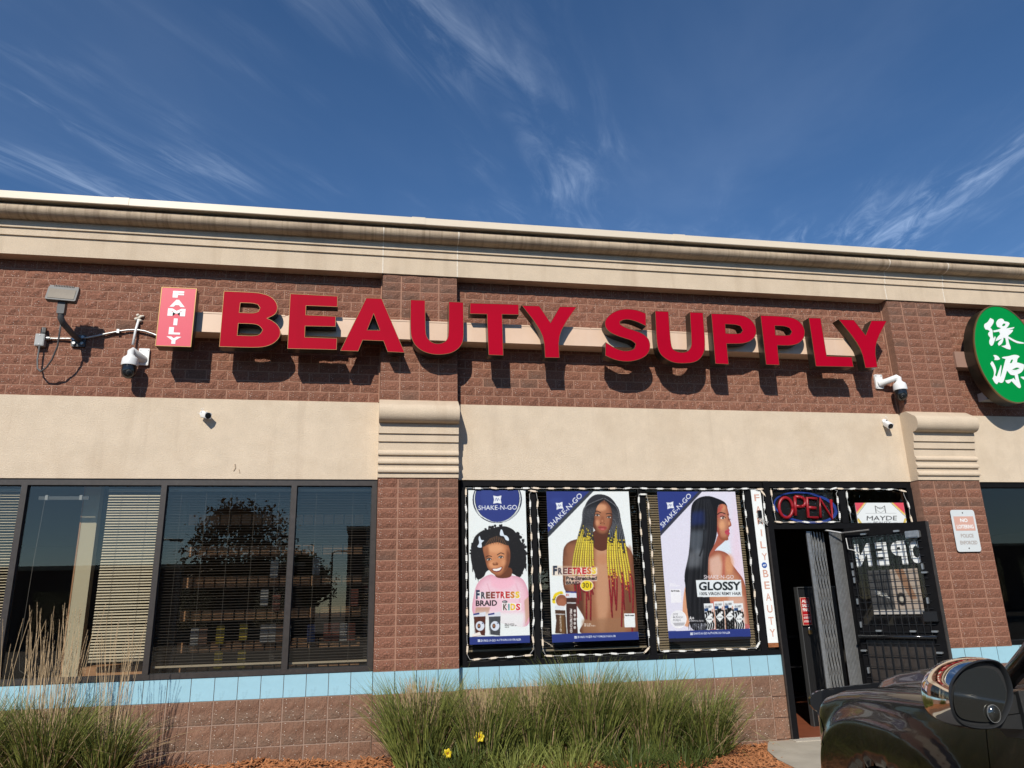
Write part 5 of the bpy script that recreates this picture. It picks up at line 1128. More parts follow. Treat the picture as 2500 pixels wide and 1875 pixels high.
cv.poly([(225, 1130), (240, 1060), (280, 1035), (315, 1030), (322, 1058), (280, 1070), (258, 1100), (255, 1140)], (.93, .82, .12), curve=True); cv.text('Pre-Stretched', (236, 1118), (78, -62), (-12, -14), (.1, .1, .1)); cv.ell(310, 1115, 58, 60, (.93, .94, .94)); cv.ell(310, 1115, 52, 54, (.56, .34, .24)); cv.ell(310, 1135, 40, 40, (.72, .46, .34), .6, soft=6)
cv.poly([(345, 1030), (445, 1033), (448, 1090), (345, 1085)], (.88, .90, .93)); cv.poly([(345, 1030), (445, 1033), (445, 1046), (345, 1043)], NAVY); cv.text('3X', (350, 1075), (30, 0), (0, -22), (.75, .3, .2), .02)
cv.poly([(355, 1090), (440, 1092), (448, 1250), (462, 1420), (365, 1420), (352, 1200)], (.25, .15, .12)); cv.poly([(358, 1130), (442, 1132), (442, 1144), (358, 1142)], (.75, .75, .75)); cv.text('PRE-STRETCHED', (386, 1190), (4, 220), (20, 0), (.90, .88, .86), .03)
for y in range(1210, 1400, 38): cv.ell(432, y, 11, 14, (.80, .78, .76)); 
cv.poly([(248, 1160), (330, 1165), (335, 1200), (250, 1196)], (.88, .90, .92)); cv.poly([(250, 1200), (345, 1205), (360, 1420), (252, 1415), (262, 1300)], (.30, .20, .13)); cv.poly([(290, 1240), (330, 1240), (345, 1415), (300, 1415)], (.52, .38, .20), .6, soft=6); cv.text('PRE STRETCHED', (292, 1250), (6, 150), (14, 0), (.80, .75, .68), .02); cv.poly([(255, 1235), (340, 1238), (340, 1246), (255, 1243)], (.8, .8, .8))
cv.text('BRAID 301', (518, 1336), (64, 0), (0, -12), (.86, .80, .74)); cv.text('28" FROST RASTA', (518, 1352), (104, 0), (0, -11), (.86, .80, .74))
cv.poly([(882, 1234), (980, 1234), (986, 1360), (888, 1360)], (.93, .95, .95)); cv.text('Scan for details', (892, 1256), (80, 0), (0, -10), (.15, .15, .15))
cv.poly([(220, 1424), (1012, 1400), (1020, 1476), (226, 1504)], NAVY); logo(cv, (440, 1452), 12, -2); cv.text('SHAKE-N-GO', (458, 1460), (132, -4), (0, -20), (.9, .92, .96), .01); cv.text('AUTHORIZED DEALER', (596, 1454), (210, -6), (0, -17), (.9, .92, .96), .01)
cv.grain(); cv.sheet('print', VM, 1.760, 2.668, -.004, 1.010, 2.524, .003, p2)
# poster of the long haired woman --------------------------------------
p3 = empty('poster', (3.45, -.005, .975), 'lilac poster of a woman in profile with long straight black hair', 'poster', 'posters on the window')
cv = Canvas(210, 352, [(165, 115), (888, 115), (1025, 1468), (285, 1500)], (.885, .88, .94))
cv.poly([(880, 115), (1030, 115), (1030, 1460), (700, 1380), (850, 700)], (.92, .82, .88), .8, soft=30); cv.poly([(700, 560), (830, 575), (850, 700), (720, 660)], (.86, .92, .96), .9, soft=8)
SK = (.76, .53, .40)
cv.poly([(640, 760), (660, 690), (720, 665), (790, 680), (835, 720), (850, 780), (900, 850), (960, 940), (990, 1100), (1000, 1380), (640, 1380), (625, 1000)], SK, curve=True)
cv.vol([(640, 760), (660, 690), (720, 665), (790, 680), (835, 720), (850, 780), (900, 850), (960, 940), (990, 1100), (1000, 1380), (640, 1380), (625, 1000)], (.58, .30, .22), 36, .9); cv.poly([(645, 740), (740, 700), (770, 800), (760, 900), (690, 920), (650, 860)], (.88, .74, .68), .8, soft=12); cv.poly([(765, 690), (800, 740), (790, 900), (765, 920), (770, 780)], (.70, .36, .30), .8, soft=7); cv.ell(830, 790, 40, 90, (.88, .64, .46), .7, soft=10); cv.ell(690, 1160, 40, 40, (.80, .38, .36), .6, soft=10); cv.poly([(820, 1090), (960, 1080), (990, 1360), (850, 1360)], (.86, .72, .66), .7, soft=10); cv.poly([(970, 1330), (1024, 1345), (1024, 1370), (970, 1370)], (.72, .40, .40))
cv.poly([(430, 1000), (440, 1100), (470, 1340), (415, 1330), (410, 1150)], (.85, .62, .48), curve=True, soft=1)
cv.poly([(700, 600), (735, 520), (800, 560), (720, 640), (700, 665), (640, 720)], (.66, .36, .28), curve=True)
cv.poly([(718, 350), (730, 260), (770, 220), (805, 240), (820, 290), (830, 330), (828, 352), (848, 410), (850, 435), (828, 452), (834, 480), (826, 500), (832, 520), (822, 545), (822, 566), (790, 572), (750, 556), (722, 500), (712, 430)], SK, curve=True)
cv.vol([(718, 350), (730, 260), (770, 220), (805, 240), (820, 290), (830, 330), (828, 352), (848, 410), (850, 435), (828, 452), (834, 480), (826, 500), (832, 520), (822, 545), (822, 566), (790, 572), (750, 556), (722, 500), (712, 430)], (.56, .26, .18), 22, .9); cv.ell(775, 262, 26, 26, (.86, .60, .44), .7, soft=6); cv.ell(765, 430, 26, 40, (.90, .66, .48), .8, soft=8); cv.ell(832, 415, 10, 20, (.90, .68, .50), .7, soft=4); cv.poly([(725, 280), (770, 240), (775, 260), (735, 330)], (.74, .30, .28), .7, soft=5); cv.poly([(725, 330), (790, 310), (800, 340), (730, 370)], (.70, .34, .36), .5, soft=5); cv.poly([(715, 430), (735, 460), (745, 540), (725, 500)], (.62, .24, .20), .8, soft=6); cv.ell(785, 560, 34, 12, (.55, .34, .20), .6, soft=5)
cv.line([(722, 332), (755, 312), (798, 326)], 8, (.13, .08, .06)); cv.ell(770, 364, 18, 9, (.94, .92, .9)); cv.ell(774, 364, 9, 9, (.10, .06, .05)); cv.line([(748, 352), (772, 346), (800, 362)], 6, (.06, .04, .04)); cv.line([(822, 376), (846, 374)], 4, (.06, .04, .04)); cv.line([(812, 330), (830, 336)], 5, (.13, .08, .06))
cv.ell(832, 440, 7, 4, (.40, .18, .14)); cv.poly([(790, 490), (815, 470), (836, 474), (828, 492), (838, 505), (826, 522), (802, 516)], (.74, .28, .34), curve=True); cv.line([(795, 493), (830, 492)], 3, (.45, .12, .16))
HC = (.055, .055, .065)
hair = [(480, 300), (500, 220), (560, 172), (640, 158), (720, 180), (790, 215), (815, 260), (790, 235), (740, 240), (722, 300), (720, 420), (716, 520), (690, 620), (650, 700), (638, 800), (640, 1000), (660, 1200), (640, 1385), (500, 1385), (455, 1250), (430, 1000), (425, 880), (460, 700), (475, 500)]
hm = cv.poly(hair, HC, curve=True); hm = (hm > .5).astype(float)
for k in range(60):
    x = r_.uniform(480, 710); g = r_.uniform(.10, .26); cv.line([(600+(x-600)*.5, 190), (x, 420), (x-20-(x-560)*.1, 760), (x-40, 1100), (x-30+r_.normal(0, 14), 1380)], r_.uniform(1.5, 4), (g, g, g*1.08), .6, clip=hm)
cv.poly([(480, 310), (600, 290), (610, 420), (480, 440)], (.12, .20, .50), .55, soft=14, clip=hm); cv.poly([(470, 480), (620, 470), (600, 600), (560, 700), (460, 640)], (.50, .55, .60), .5, soft=18, clip=hm); cv.poly([(450, 680), (600, 650), (570, 820), (440, 830)], (.62, .65, .68), .5, soft=18, clip=hm); cv.line([(600, 470), (590, 620), (560, 720)], 16, (.04, .04, .05), .6, clip=hm)
for k in range(40): x = r_.uniform(455, 640); cv.line([(x, 1330), (x+r_.normal(0, 8), 1395)], 3, HC if k % 2 else (.8, .82, .88), taper=True)
cv.poly([(165, 115), (586, 113), (202, 534)], (.20, .21, .27)); cv.poly([(165, 115), (552, 113), (198, 492)], NAVY); logo(cv, (290, 246), 32, -8); cv.text('SHAKE-N-GO', (224, 456), (264, -296), (-30, -33), (.94, .96, .98), .004)
cv.text('SHAKE-N-GO', (600, 926), (270, -2), (0, -34), (.93, .90, .92), .0); cv.poly([(527, 938), (936, 933), (946, 1086), (541, 1092)], (.91, .94, .95)); cv.text('GLOSSY', (553, 1034), (382, -6), (0, -80), (.10, .13, .14), .035); cv.text('100% VIRGIN REMY HAIR', (562, 1076), (372, -4), (0, -28), (.14, .15, .17), .012)
cv.text('STRAIGHT', (290, 998), (92, 0), (0, -15), (.96, .96, .98), .02); cv.text('100% RAW', (290, 978), (56, 0), (0, -8), (.96, .96, .98))
cv.poly([(294, 1024), (388, 1020), (398, 1142), (304, 1146)], (.95, .95, .97)); cv.text('Scan for details', (302, 1042), (76, 0), (0, -10), (.12, .12, .12))
cv.ell(370, 1294, 74, 82, (.97, .97, .97)); cv.ell(366, 1290, 70, 78, (.93, .935, .95)); 
for s_, y, w_ in (('DYE', 1258, 42), ('BLEACH', 1284, 88), ('PERM', 1312, 66)): cv.text(s_, (322, y), (w_, 0), (0, -18), (.5, .5, .52))
cv.poly([(318, 1326), (432, 1322), (420, 1350), (340, 1354)], (.72, .72, .74))
cv.text('A+', (466, 1300), (46, 0), (0, -32), (.94, .94, .95), .02); cv.text('UNIDIRECTIONAL CUTICLE', (466, 1314), (132, -2), (0, -11), (.85, .85, .87))
for i, (x, y, wv_) in enumerate(((598, 1152, 0), (690, 1132, 0), (780, 1126, 0), (866, 1148, 1))):
    w_ = 86; yb = 1388
    cv.poly([(x, y), (x+w_, y-3), (x+w_+18, yb-8), (x+22, yb)], (.91, .93, .94)); cv.text('GLOSSY', (x+12, y+36), (62, -2), (0, -16), (.2, .2, .22)); cv.poly([(x+6, y+42), (x+42, y+40), (x+44, y+68), (x+8, y+70)], (.16, .28, .46)); cv.poly([(x+w_-14, y+46), (x+w_-4, y+46), (x+w_+12, yb-16), (x+w_, yb-12)], (.82, .60, .52))
    for k in range(4):
        xx = x+20+k*20
        if wv_ or i == 0:
            cv.line([(xx, y+60+abs(k-1.5)*16), (xx+8, y+110), (xx-2, y+150), (xx+10, y+190), (xx+2, yb-6)], 14, (.07, .06, .06))
        else: cv.line([(xx, y+56+abs(k-1.5)*14), (xx+4, y+130), (xx+10, yb-6)], 19, (.07, .06, .06))
        cv.ell(xx, y+64+abs(k-1.5)*14, 11, 11, (.08, .07, .07))
    cx, cy = x+w_*.62, y+140; cv.poly([(cx-36, cy), (cx, cy-42), (cx+36, cy), (cx, cy+42)], (.93, .95, .95)); cv.text('GLOSSY', (cx-24, cy+6), (48, 0), (0, -10), (.4, .4, .42)); cv.ell(x+w_-16, y+100, 11, 12, (.94, .95, .95))
cv.poly([(274, 1402), (1022, 1374), (1026, 1444), (282, 1468)], NAVY); cv.poly([(282, 1468), (1026, 1444), (1027, 1470), (286, 1500)], (.10, .10, .14)); logo(cv, (489, 1424), 12, -2); cv.text('SHAKE-N-GO', (506, 1432), (124, -4), (0, -20), (.9, .92, .96), .01); cv.text('AUTHORIZED DEALER', (634, 1426), (200, -6), (0, -17), (.9, .92, .96), .01)
cv.grain(); cv.sheet('print', VM, 2.992, 3.902, -.004, .977, 2.523, .003, p3)

# ------------------------------------------------------------------ strings of small white light modules
def light_string(path, sp, label, y=-.012, start=.04, seed=1):
    r_ = random.Random(seed); P = [Vector((x, y, z)) for x, z in path]
    t = empty('light_string', P[0], label, 'light string', 'light strings round the shop windows')
    d = []; 
    for i in range(len(P)-1):
        n = max(2, int((P[i+1]-P[i]).length/.045))
        for k in range(n):
            q = P[i].lerp(P[i+1], k/n); d.append(q+Vector((r_.gauss(0, .0018), r_.uniform(-.004, .002), r_.gauss(0, .0012)-.003*math.sin(math.pi*k/n*3)**2)))
    d.append(P[-1]); b = MB(); b.tube(d, .0019, 5); b.build('wire', M['wire'], t, smooth=True)
    acc = start; run = 0
    for i in range(len(d)-1):
        s_ = (d[i+1]-d[i]); l_ = s_.length
        while run+l_ > acc:
            c = d[i]+s_*((acc-run)/l_); dirv = s_.normalized()
            ang = math.atan2(dirv.z, dirv.x)+r_.gauss(0, .05)
            me = MODS[0] if r_.random() < .55 else MODS[1]
            o = bpy.data.objects.new('light_module', me); COL.objects.link(o); o.location = c+Vector((0, -.006, 0)); o.rotation_euler = (0, -ang, 0); parent(o, t)
            acc += sp*r_.uniform(.94, 1.06)
        run += l_
    return t
MODS = []
for m in ('lamp_white', 'lamp_cream'):
    b = MB(); b.rbox(-.032, .032, -.006, .006, -.0085, .0085, .006, n=2); b.box(-.046, -.038, -.004, .004, -.004, .004); b.box(.038, .046, -.004, .004, -.004, .004); MODS.append(b.mesh('light_module', M[m]))
light_string([(1.572, 2.554), (.905, 2.556), (.902, 2.5), (.903, .93), (.93, .882), (1.52, .90), (1.566, .96), (1.560, 1.06), (1.575, 1.2), (1.575, 2.5)], .172, 'white light modules round the pane with the poster of the girl', seed=1)
light_string([(1.60, 2.555), (2.79, 2.556)], .172, 'short light string along the top rail above the braided woman', seed=2)
light_string([(1.582, 2.50), (1.60, 2.525), (1.64, 2.52), (1.655, 2.48), (1.66, .96), (1.69, .888), (2.70, .884), (2.77, .93), (2.772, 2.46)], .172, 'white light modules round the pane with the poster of the braided woman', seed=3)
light_string([(2.80, 2.556), (3.7, 2.548), (3.98, 2.556), (4.20, 2.55)], .172, 'light string along the top rail above the long-haired woman', seed=4)
light_string([(2.785, 2.49), (2.86, 2.50), (2.875, 2.44), (2.872, 1.30), (2.868, .96), (2.89, .89), (3.93, .885), (3.99, .94), (3.988, 2.5), (4.0, 2.53)], .172, 'white light modules round the pane with the lilac poster', seed=5)
light_string([(4.325, 2.55), (4.33, 2.40), (4.345, 2.2), (4.355, 2.187), (5.12, 2.185), (5.125, 2.24), (5.128, 2.50), (5.15, 2.535), (5.10, 2.556), (4.36, 2.556)], .165, 'white light modules round the dark OPEN sign', seed=6)
light_string([(5.14, 2.557), (5.9, 2.553), (5.98, 2.53), (6.02, 2.38), (6.028, 2.19)], .165, 'light string over the top and right of the hexagon panel', seed=7)
light_string([(5.252, 2.52), (5.256, 2.36), (5.268, 2.19)], .165, 'short light string hanging left of the hexagon panel', seed=8)
light_string([(4.20, 2.54), (4.224, 2.50), (4.215, 2.30), (4.225, 2.16), (4.29, 2.175)], .14, 'tangled light string at the top of the white strip', y=-.02, seed=9)
# ------------------------------------------------------------------ dark vehicle, nose towards the shop, seen over its left side
CF = Vector((.158, .98744, 0)); CN = Vector((.98744, -.158, 0)); CO_ = Vector((2.6, -3.25, 0))
def CW(a, b, z): return CO_ - CF*a + CN*b + Vector((0, 0, z))
def CP(p): return CW(*p)
car = empty('parked_suv', CW(2.2, .97, -.16), 'shiny dark brown-black vehicle with a chrome mirror, parked nose-in at the right', 'car')
M['paint'] = pm('black_brown_car_paint', (.010, .0075, .0065), .25, spec=.35, coat=.55, metal=.0)
M['chrome'] = pm('chrome', (.78, .74, .70), .05, metal=1.0)
M['trim'] = pm('black_grained_plastic', (.018, .019, .02), .5, bump=.3, bscale=400)
M['tyre'] = pm('tyre_rubber', (.02, .02, .02), .85, bump=.4, bscale=90)
M['mirror'] = pm('mirror_glass', (.145, .145, .13), .07, metal=.85)
M['carglass'] = glass_mat('car_glass', (.25, .28, .28), 2.0)
M['lampglass'] = pm('dark_headlight_lens', (.03, .04, .06), .05, spec=.8, coat=1.0)
M['dark_rim'] = pm('dark_wheel_rim', (.03, .03, .032), .5, metal=.5)
HW = .975; GZ = -.16
def sst(x, a, b):
    t = min(1., max(0., (x-a)/(b-a))); return t*t*(3-2*t)
def ztop(a):
    xs = [-.02, 0.0, .03, .08, .16, .36, .66, 1.0, 1.3, 1.7, 2.2]; zs = [.40, .60, .70, .775, .815, .862, .900, .922, .938, .958, .98]
    return float(np.interp(a, xs, zs))
def hood(a):
    xs = [-.10, 0.0, .06, .14, .30, .56, .9, 1.3, 1.7]; zs = [.60, .80, .875, .915, .955, .995, 1.025, 1.050, 1.060]
    return float(np.interp(a, xs, zs))
AC, AZ, AR = .86, .13, .43       # wheel arch centre and opening radius
def side_b(a, z):
    b = .15*(1-math.sqrt(max(0., 1-((.20-a)/.27)**2))) if a < .20 else 0.0
    b += .035*(1-math.exp(-((z-.55)/.33)**2)) if z > .55 else .05*((.55-z)/.6)**2
    rr = math.hypot((a-AC)/1.12, z-AZ)
    if z > AZ-.3: b -= .034*sst(.70-((abs(a-AC)/1.25)**2.6+max(0, z-AZ)**2.6)**(1/2.6), 0, .075)       # flared arch
    if rr < .46: b += .02
    return b-.015
def section(a):
    """left sill up over the hood to the centre line"""
    pts = []; zt = ztop(a); zh = max(hood(a), zt+.004)
    n1 = 34
    for i in range(n1):
        z = .02+(zt-.055-.02)*i/(n1-1); pts.append((side_b(a, z), z))
    b0 = pts[-1][0]
    for i in range(1, 8):
        t = R(90*i/7); pts.append((b0+.085*(1-math.cos(t)), zt-.055+.055*math.sin(t)))
    b1 = pts[-1][0]; bd = max(b1+.12, .33)
    for i in range(1, 7): t = i/6; pts.append((b1+(bd-b1)*t, zt+.012*t-.010*math.exp(-((t-.35)/.1)**2)))
    zs = zt+.012
    for i in range(1, 7): t = i/6; pts.append((bd+.085*t, zs+(zh-.018-zs)*sst(t, 0, 1)))
    for i in range(1, 9): t = i/8; pts.append((bd+.085+(HW-bd-.085)*t, zh-.018+.022*math.sin(t*math.pi/2)))
    return pts
As = list(np.concatenate([np.linspace(-.05, .34, 22), np.linspace(.36, 1.45, 56), np.linspace(1.48, 1.72, 8)]))
secs = [section(a) for a in As]; nv = len(secs[0])
def snap(a, b, z):
    rr = math.hypot(a-AC, z-AZ)
    if abs(rr-AR) < .022 and z > AZ-.25: k = AR/rr; return (AC+(a-AC)*k, b, AZ+(z-AZ)*k)
    return (a, b, z)
G = [[snap(As[i], *secs[i][j]) if j < 34 else (As[i], *secs[i][j]) for j in range(nv)] for i in range(len(As))]
def inarch(i, j):
    if j >= 34: return False
    c = [G[i][j], G[i+1][j], G[i][j+1], G[i+1][j+1]]
    return sum(math.hypot(p[0]-AC, p[2]-AZ) < AR+.002 for p in c) >= 3 and c[0][2] > AZ-.5
for side, nm_ in ((1, 'fender'), (-1, 'fender')):
    b = MB(); b.grid([CW(a, (bb if side > 0 else 2*HW-bb), z) for row in G for a, bb, z in row[:44]], len(As), 44, skip=lambda i, j: inarch(i, j)); b.build(nm_, M['paint'], car, smooth=True)
b = MB(); b.grid([CW(a, bb, z+.002) for row in G for a, bb, z in (row[43:]+[(p[0], 2*HW-p[1], p[2]) for p in row[43:-1]][::-1])], len(As), 2*(nv-43)-1); b.build('hood', M['paint'], car, smooth=True)
# nose: bumper and grille closing the front
b = MB(); fr = [(p[1], p[2]) for p in G[0]]; full = fr+[(2*HW-x, z) for x, z in fr[::-1]]
b.add([CW(-.05, x, z) for x, z in full], [tuple(range(len(full)))]); b.build('front_panel', M['trim'], car)
b = MB(); b.grid([CW(-.10+.12*((k-10)/10)**4+.06*abs(math.sin(i*1.57/2-1)), .06+(2*HW-.12)*k/20, .06+.38*i/4) for i in range(5) for k in range(21)], 5, 21); b.build('bumper', M['paint'], car, smooth=True)
# push guard / bug shield in front of the hood
def ribbon(path, h0, h1, th, mtl, name):
    b = MB(); P = []
    for (a, bb, zb, zt_) in path: P += [CW(a, bb, zb), CW(a, bb, zt_), CW(a+th, bb, zt_), CW(a+th, bb, zb)]
    n = len(path); fs = []
    for i in range(n-1):
        for k in range(4): fs.append((4*i+k, 4*i+(k+1) % 4, 4*(i+1)+(k+1) % 4, 4*(i+1)+k))
    fs += [(0, 1, 2, 3), (4*n-1, 4*n-2, 4*n-3, 4*n-4)]; b.add(P, fs); return b.build(name, mtl, car, smooth=30)
ribbon([(-.27, .085, .715, .752), (-.265, .10, .69, .775), (-.25, .13, .67, .795), (-.22, .19, .66, .812), (-.2, .30, .65, .825), (-.2, .5, .62, .84), (-.2, .75, .64, .86), (-.2, HW, .64, .866), (-.2, 2*HW-.5, .62, .84), (-.22, 2*HW-.19, .60, .812), (-.27, 2*HW-.085, .60, .752)], 0, 0, .03, M['black_gloss'], 'front_guard')
for bb in (.30, 2*HW-.30):
    b = MB(); b.tube([CW(-.185, bb, .62), CW(-.03, bb, .45)], .03, 8); b.build('guard_bracket', M['black'], car)
for bb in (.105, 2*HW-.105):
    b = MB(); b.tube([CW(-.235, bb+.03, .70), CW(-.225, bb+.035, .60), CW(-.06, bb+.08, .56)], .02, 4); b.build('guard_leg', M['black'], car)
# headlights follow the body surface at the corner
def onsurf(a, z, off=.004):
    return (a, side_b(a, min(z, ztop(a)-.06))-off, z)
for side in (1, -1):
    b = MB(); P = []
    for i in range(9):
        t = i/8
        for j in range(7):
            s_ = j/6; a = .02+.10*t+.10*s_*t; z = .70-.02*t-(.17-.05*t)*s_
            q = onsurf(a, z); P.append(CW(q[0], q[1] if side > 0 else 2*HW-q[1], q[2]))
    b.grid(P, 9, 7); b.build('headlight', M['lampglass'], car, smooth=True)
# wheel wells, wheels
for side in (1, -1):
    B_ = lambda v: v if side > 0 else 2*HW-v
    b = MB(); n = 26; P = []
    for i in range(n):
        a = R(-15+210*i/(n-1))
        for bb in (.03, .12, .45): P.append(CW(AC+AR*math.cos(a), B_(bb), AZ+AR*math.sin(a)))
    b.grid(P, n, 3); b.build('wheel_well', M['trim'], car)
    WM = Matrix.Translation(CW(AC, B_(.16), GZ+.365)) @ CN.to_track_quat('Z', 'Y').to_matrix().to_4x4()
    b = MB(); b.lathe([(.22, -.11), (.30, -.125), (.345, -.115), (.365, -.08), (.365, .08), (.345, .115), (.30, .125), (.22, .11)], WM, 40); wl = b.build('wheel', M['tyre'], car, smooth=40)
    b = MB(); b.lathe([(0, -.06), (.06, -.07), (.065, -.05), (.20, -.075), (.235, -.10), (.235, .10)], WM, 40); b.build('rim', M['dark_rim'], wl, smooth=30)
# cabin: doors, pillars, glass, roof, rear body
DT = .955
def body_side(a0, a1, side, name, n=14):
    b = MB(); P = []
    for i in range(n):
        a = a0+(a1-a0)*i/(n-1)
        for j in range(16):
            z = .02+(DT-.02)*j/15; bb = -.015+.035*(1-math.exp(-((z-.55)/.33)**2))*(1 if z > .55 else 0)+(.05*((.55-z)/.6)**2 if z < .55 else 0)
            P.append(CW(a, bb if side > 0 else 2*HW-bb, z))
    b.grid(P, n, 16); return b.build(name, M['paint'], car, smooth=True)
for side in (1, -1):
    B_ = lambda v: v if side > 0 else 2*HW-v
    body_side(1.665, 1.722, side, 'cowl_side', 3); body_side(1.728, 2.80, side, 'door'); body_side(2.806, 3.75, side, 'door'); body_side(3.756, 4.85, side, 'rear_quarter')
    # side glass and pillars lean inwards
    def pl(p): return CW(p[0], B_(p[1]), p[2])
    b = MB(); b.tube([pl((1.62, .155, .985)), pl((1.86, .175, 1.16)), pl((2.15, .215, 1.36)), pl((2.45, .27, 1.54)), pl((2.62, .30, 1.60))], [.035, .038, .04, .042, .045], 10); b.build('windscreen_pillar', M['paint'], car, smooth=True)
    b = MB(); b.tube([pl((2.62, .30, 1.60)), pl((3.3, .32, 1.645)), pl((4.2, .32, 1.63)), pl((4.75, .30, 1.55))], .045, 10); b.build('roof_rail', M['paint'], car, smooth=True)
    b = MB(); b.add([pl(p) for p in ((1.76, .115, .945), (2.80, .085, .945), (2.80, .285, 1.58), (2.52, .275, 1.555))], [(0, 1, 2, 3)]); b.build('side_window', M['carglass'], car)
    b = MB(); b.add([pl(p) for p in ((2.86, .085, .945), (3.75, .085, .945), (3.75, .30, 1.60), (2.86, .29, 1.60))], [(0, 1, 2, 3)]); b.build('side_window', M['carglass'], car)
    b = MB(); b.add([pl(p) for p in ((3.80, .085, .945), (4.75, .085, .945), (4.6, .29, 1.55), (3.80, .30, 1.60))], [(0, 1, 2, 3)]); b.build('side_window', M['carglass'], car)
    for a in (2.83, 3.775):
        b = MB(); b.tube([pl((a, .095, .94)), pl((a, .295, 1.61))], .035, 8); b.build('door_pillar', M['trim'], car)
    b = MB(); b.tube([pl((1.70, .088, .951)), pl((2.4, .072, .953)), pl((3.7, .072, .953)), pl((4.8, .08, .953))], .010, 6); b.build('belt_trim', M['chrome'], car, smooth=True)
    b = MB(); b.tube([pl((2.50, .012, .80)), pl((2.52, -.012, .81)), pl((2.68, -.012, .81)), pl((2.70, .012, .80))], .013, 8); b.build('door_handle', M['chrome'], car, smooth=True)
    WM = Matrix.Translation(CW(3.95, B_(.16), GZ+.365)) @ CN.to_track_quat('Z', 'Y').to_matrix().to_4x4()
    b = MB(); b.lathe([(.22, -.11), (.30, -.125), (.345, -.115), (.365, -.08), (.365, .08), (.345, .115), (.30, .125), (.22, .11)], WM, 40); wl = b.build('wheel', M['tyre'], car, smooth=40)
    b = MB(); b.lathe([(0, -.06), (.06, -.07), (.065, -.05), (.20, -.075), (.235, -.10), (.235, .10)], WM, 40); b.build('rim', M['dark_rim'], wl, smooth=30)
b = MB(); P = []
for i in range(6):
    t = i/5; a, z = 1.60+1.0*t, 1.03+.58*t-.02*math.sin(t*math.pi)
    for k in range(13): u = (k-6)/6; P.append(CW(a+.20*u*u*(1-t*.4), HW+u*(.80-.13*t), z-.05*u*u))
b.grid(P, 6, 13); b.build('windscreen', M['carglass'], car, smooth=True)
b = MB(); b.grid([CW(1.48+.16*i+.10*((k-6)/6)**2, HW+(k-6)/6*.84, 1.022+.02*i-.045*((k-6)/6)**2) for i in range(2) for k in range(13)], 2, 13); b.build('cowl', M['trim'], car, smooth=True)
b = MB(); b.grid([CW(2.60+2.15*i/6, HW+(k-6)/6*.66, 1.62+.06*math.sin(math.pi*(i+.6)/7.2)-.035*((k-6)/6)**2) for i in range(7) for k in range(13)], 7, 13); b.build('roof', M['paint'], car, smooth=True)
b = MB(); b.grid([CW(4.85-.12*(i/5)**2, HW+(k-6)/6*(.93-.22*(i/5)**2), .1+1.5*i/5) for i in range(6) for k in range(13)], 6, 13); b.build('tailgate', M['paint'], car, smooth=True)
b = MB(); b.box(1.9, 4.7, .12, 2*HW-.12, .05, .14, M=Matrix(((-CF.x, CN.x, 0, CO_.x), (-CF.y, CN.y, 0, CO_.y), (0, 0, 1, 0), (0, 0, 0, 1)))); b.build('cabin_floor', M['trim'], car)
for bb in (.5, 1.45):
    b = MB(); b.rbox(-.24, .24, -.07, .07, 0, .62, .06, M=Matrix.Translation(CW(2.95, bb, .50)) @ Matrix(((CN.x, -CF.x, 0, 0), (CN.y, -CF.y, 0, 0), (0, 0, 1, 0), (0, 0, 0, 1)))); b.build('seat', M['trim'], car)
# door mirror
def outline(pts, it=2): return chaikin(pts, it, 75)
GL = [(-.231, 1.055), (-.193, 1.092), (-.145, 1.105), (-.084, 1.100), (-.061, 1.083), (-.047, 1.039), (-.042, 1.002), (-.074, .952), (-.111, .915), (-.196, .922), (-.245, .938), (-.252, .992)]
HS = [(-.266, 1.034), (-.243, 1.070), (-.204, 1.104), (-.156, 1.126), (-.104, 1.134), (-.061, 1.128), (-.040, 1.108), (-.026, 1.071), (-.024, 1.006), (-.058, .945), (-.105, .896), (-.173, .893), (-.245, .908), (-.270, .953)]
hs = outline(HS, 3); gl = outline(GL, 2); cx, cz = -.145, 1.01
b = MB(); rings = []; n = len(hs)
prof = [(1.0, 1.985), (1.02, 1.965), (1.035, 1.93), (1.02, 1.88), (.95, 1.825), (.80, 1.785), (.55, 1.762), (.2, 1.755)]
def sh(i): return -.018*min(i, 4)/4
P = [CW(a, cx+(x-cx)*s_+sh(i), cz+(z-cz)*s_) for i, (s_, a) in enumerate(prof) for x, z in hs]
for i in range(len(prof)-1):
    for j in range(n): b.f.append((i*n+j, i*n+(j+1) % n, (i+1)*n+(j+1) % n, (i+1)*n+j)); b.m.append(0)
b.v = [tuple(p) for p in P]; b.f.append(tuple((len(prof)-1)*n+j for j in range(n))); b.m.append(0)
mir = b.build('mirror_cap', M['chrome'], car, smooth=60)
b = MB(); rim = [(1.0, 1.986), (.965, 1.995), (.93, 1.99), (.90, 1.97)]
for s_, a in rim: b.v += [tuple(CW(a, cx+(x-cx)*s_, cz+(z-cz)*s_)) for x, z in hs]
for i in range(len(rim)-1):
    for j in range(n): b.f.append((i*n+j, i*n+(j+1) % n, (i+1)*n+(j+1) % n, (i+1)*n+j)); b.m.append(0)
b.f.append(tuple(3*n+j for j in range(n))); b.m.append(0); b.build('mirror_surround', M['trim'], mir, smooth=50)
b = MB(); b.add([CW(1.978-.02*(x-cx), x, z) for x, z in gl], [tuple(range(len(gl)))]); b.build('mirror_glass', M['mirror'], mir)
SM = Matrix.Translation(CW(1.985, -.113, .946)) @ (-CF).to_track_quat('Z', 'Y').to_matrix().to_4x4() @ Matrix.Diagonal((.78, 1, 1, 1)) @ Matrix.Rotation(R(0), 4, 'Z')
b = MB(); b.lathe([(0, .012), (.012, .0115), (.022, .0085), (.029, .003)], SM, 24); b.build('spot_mirror', M['mirror'], mir, smooth=True)
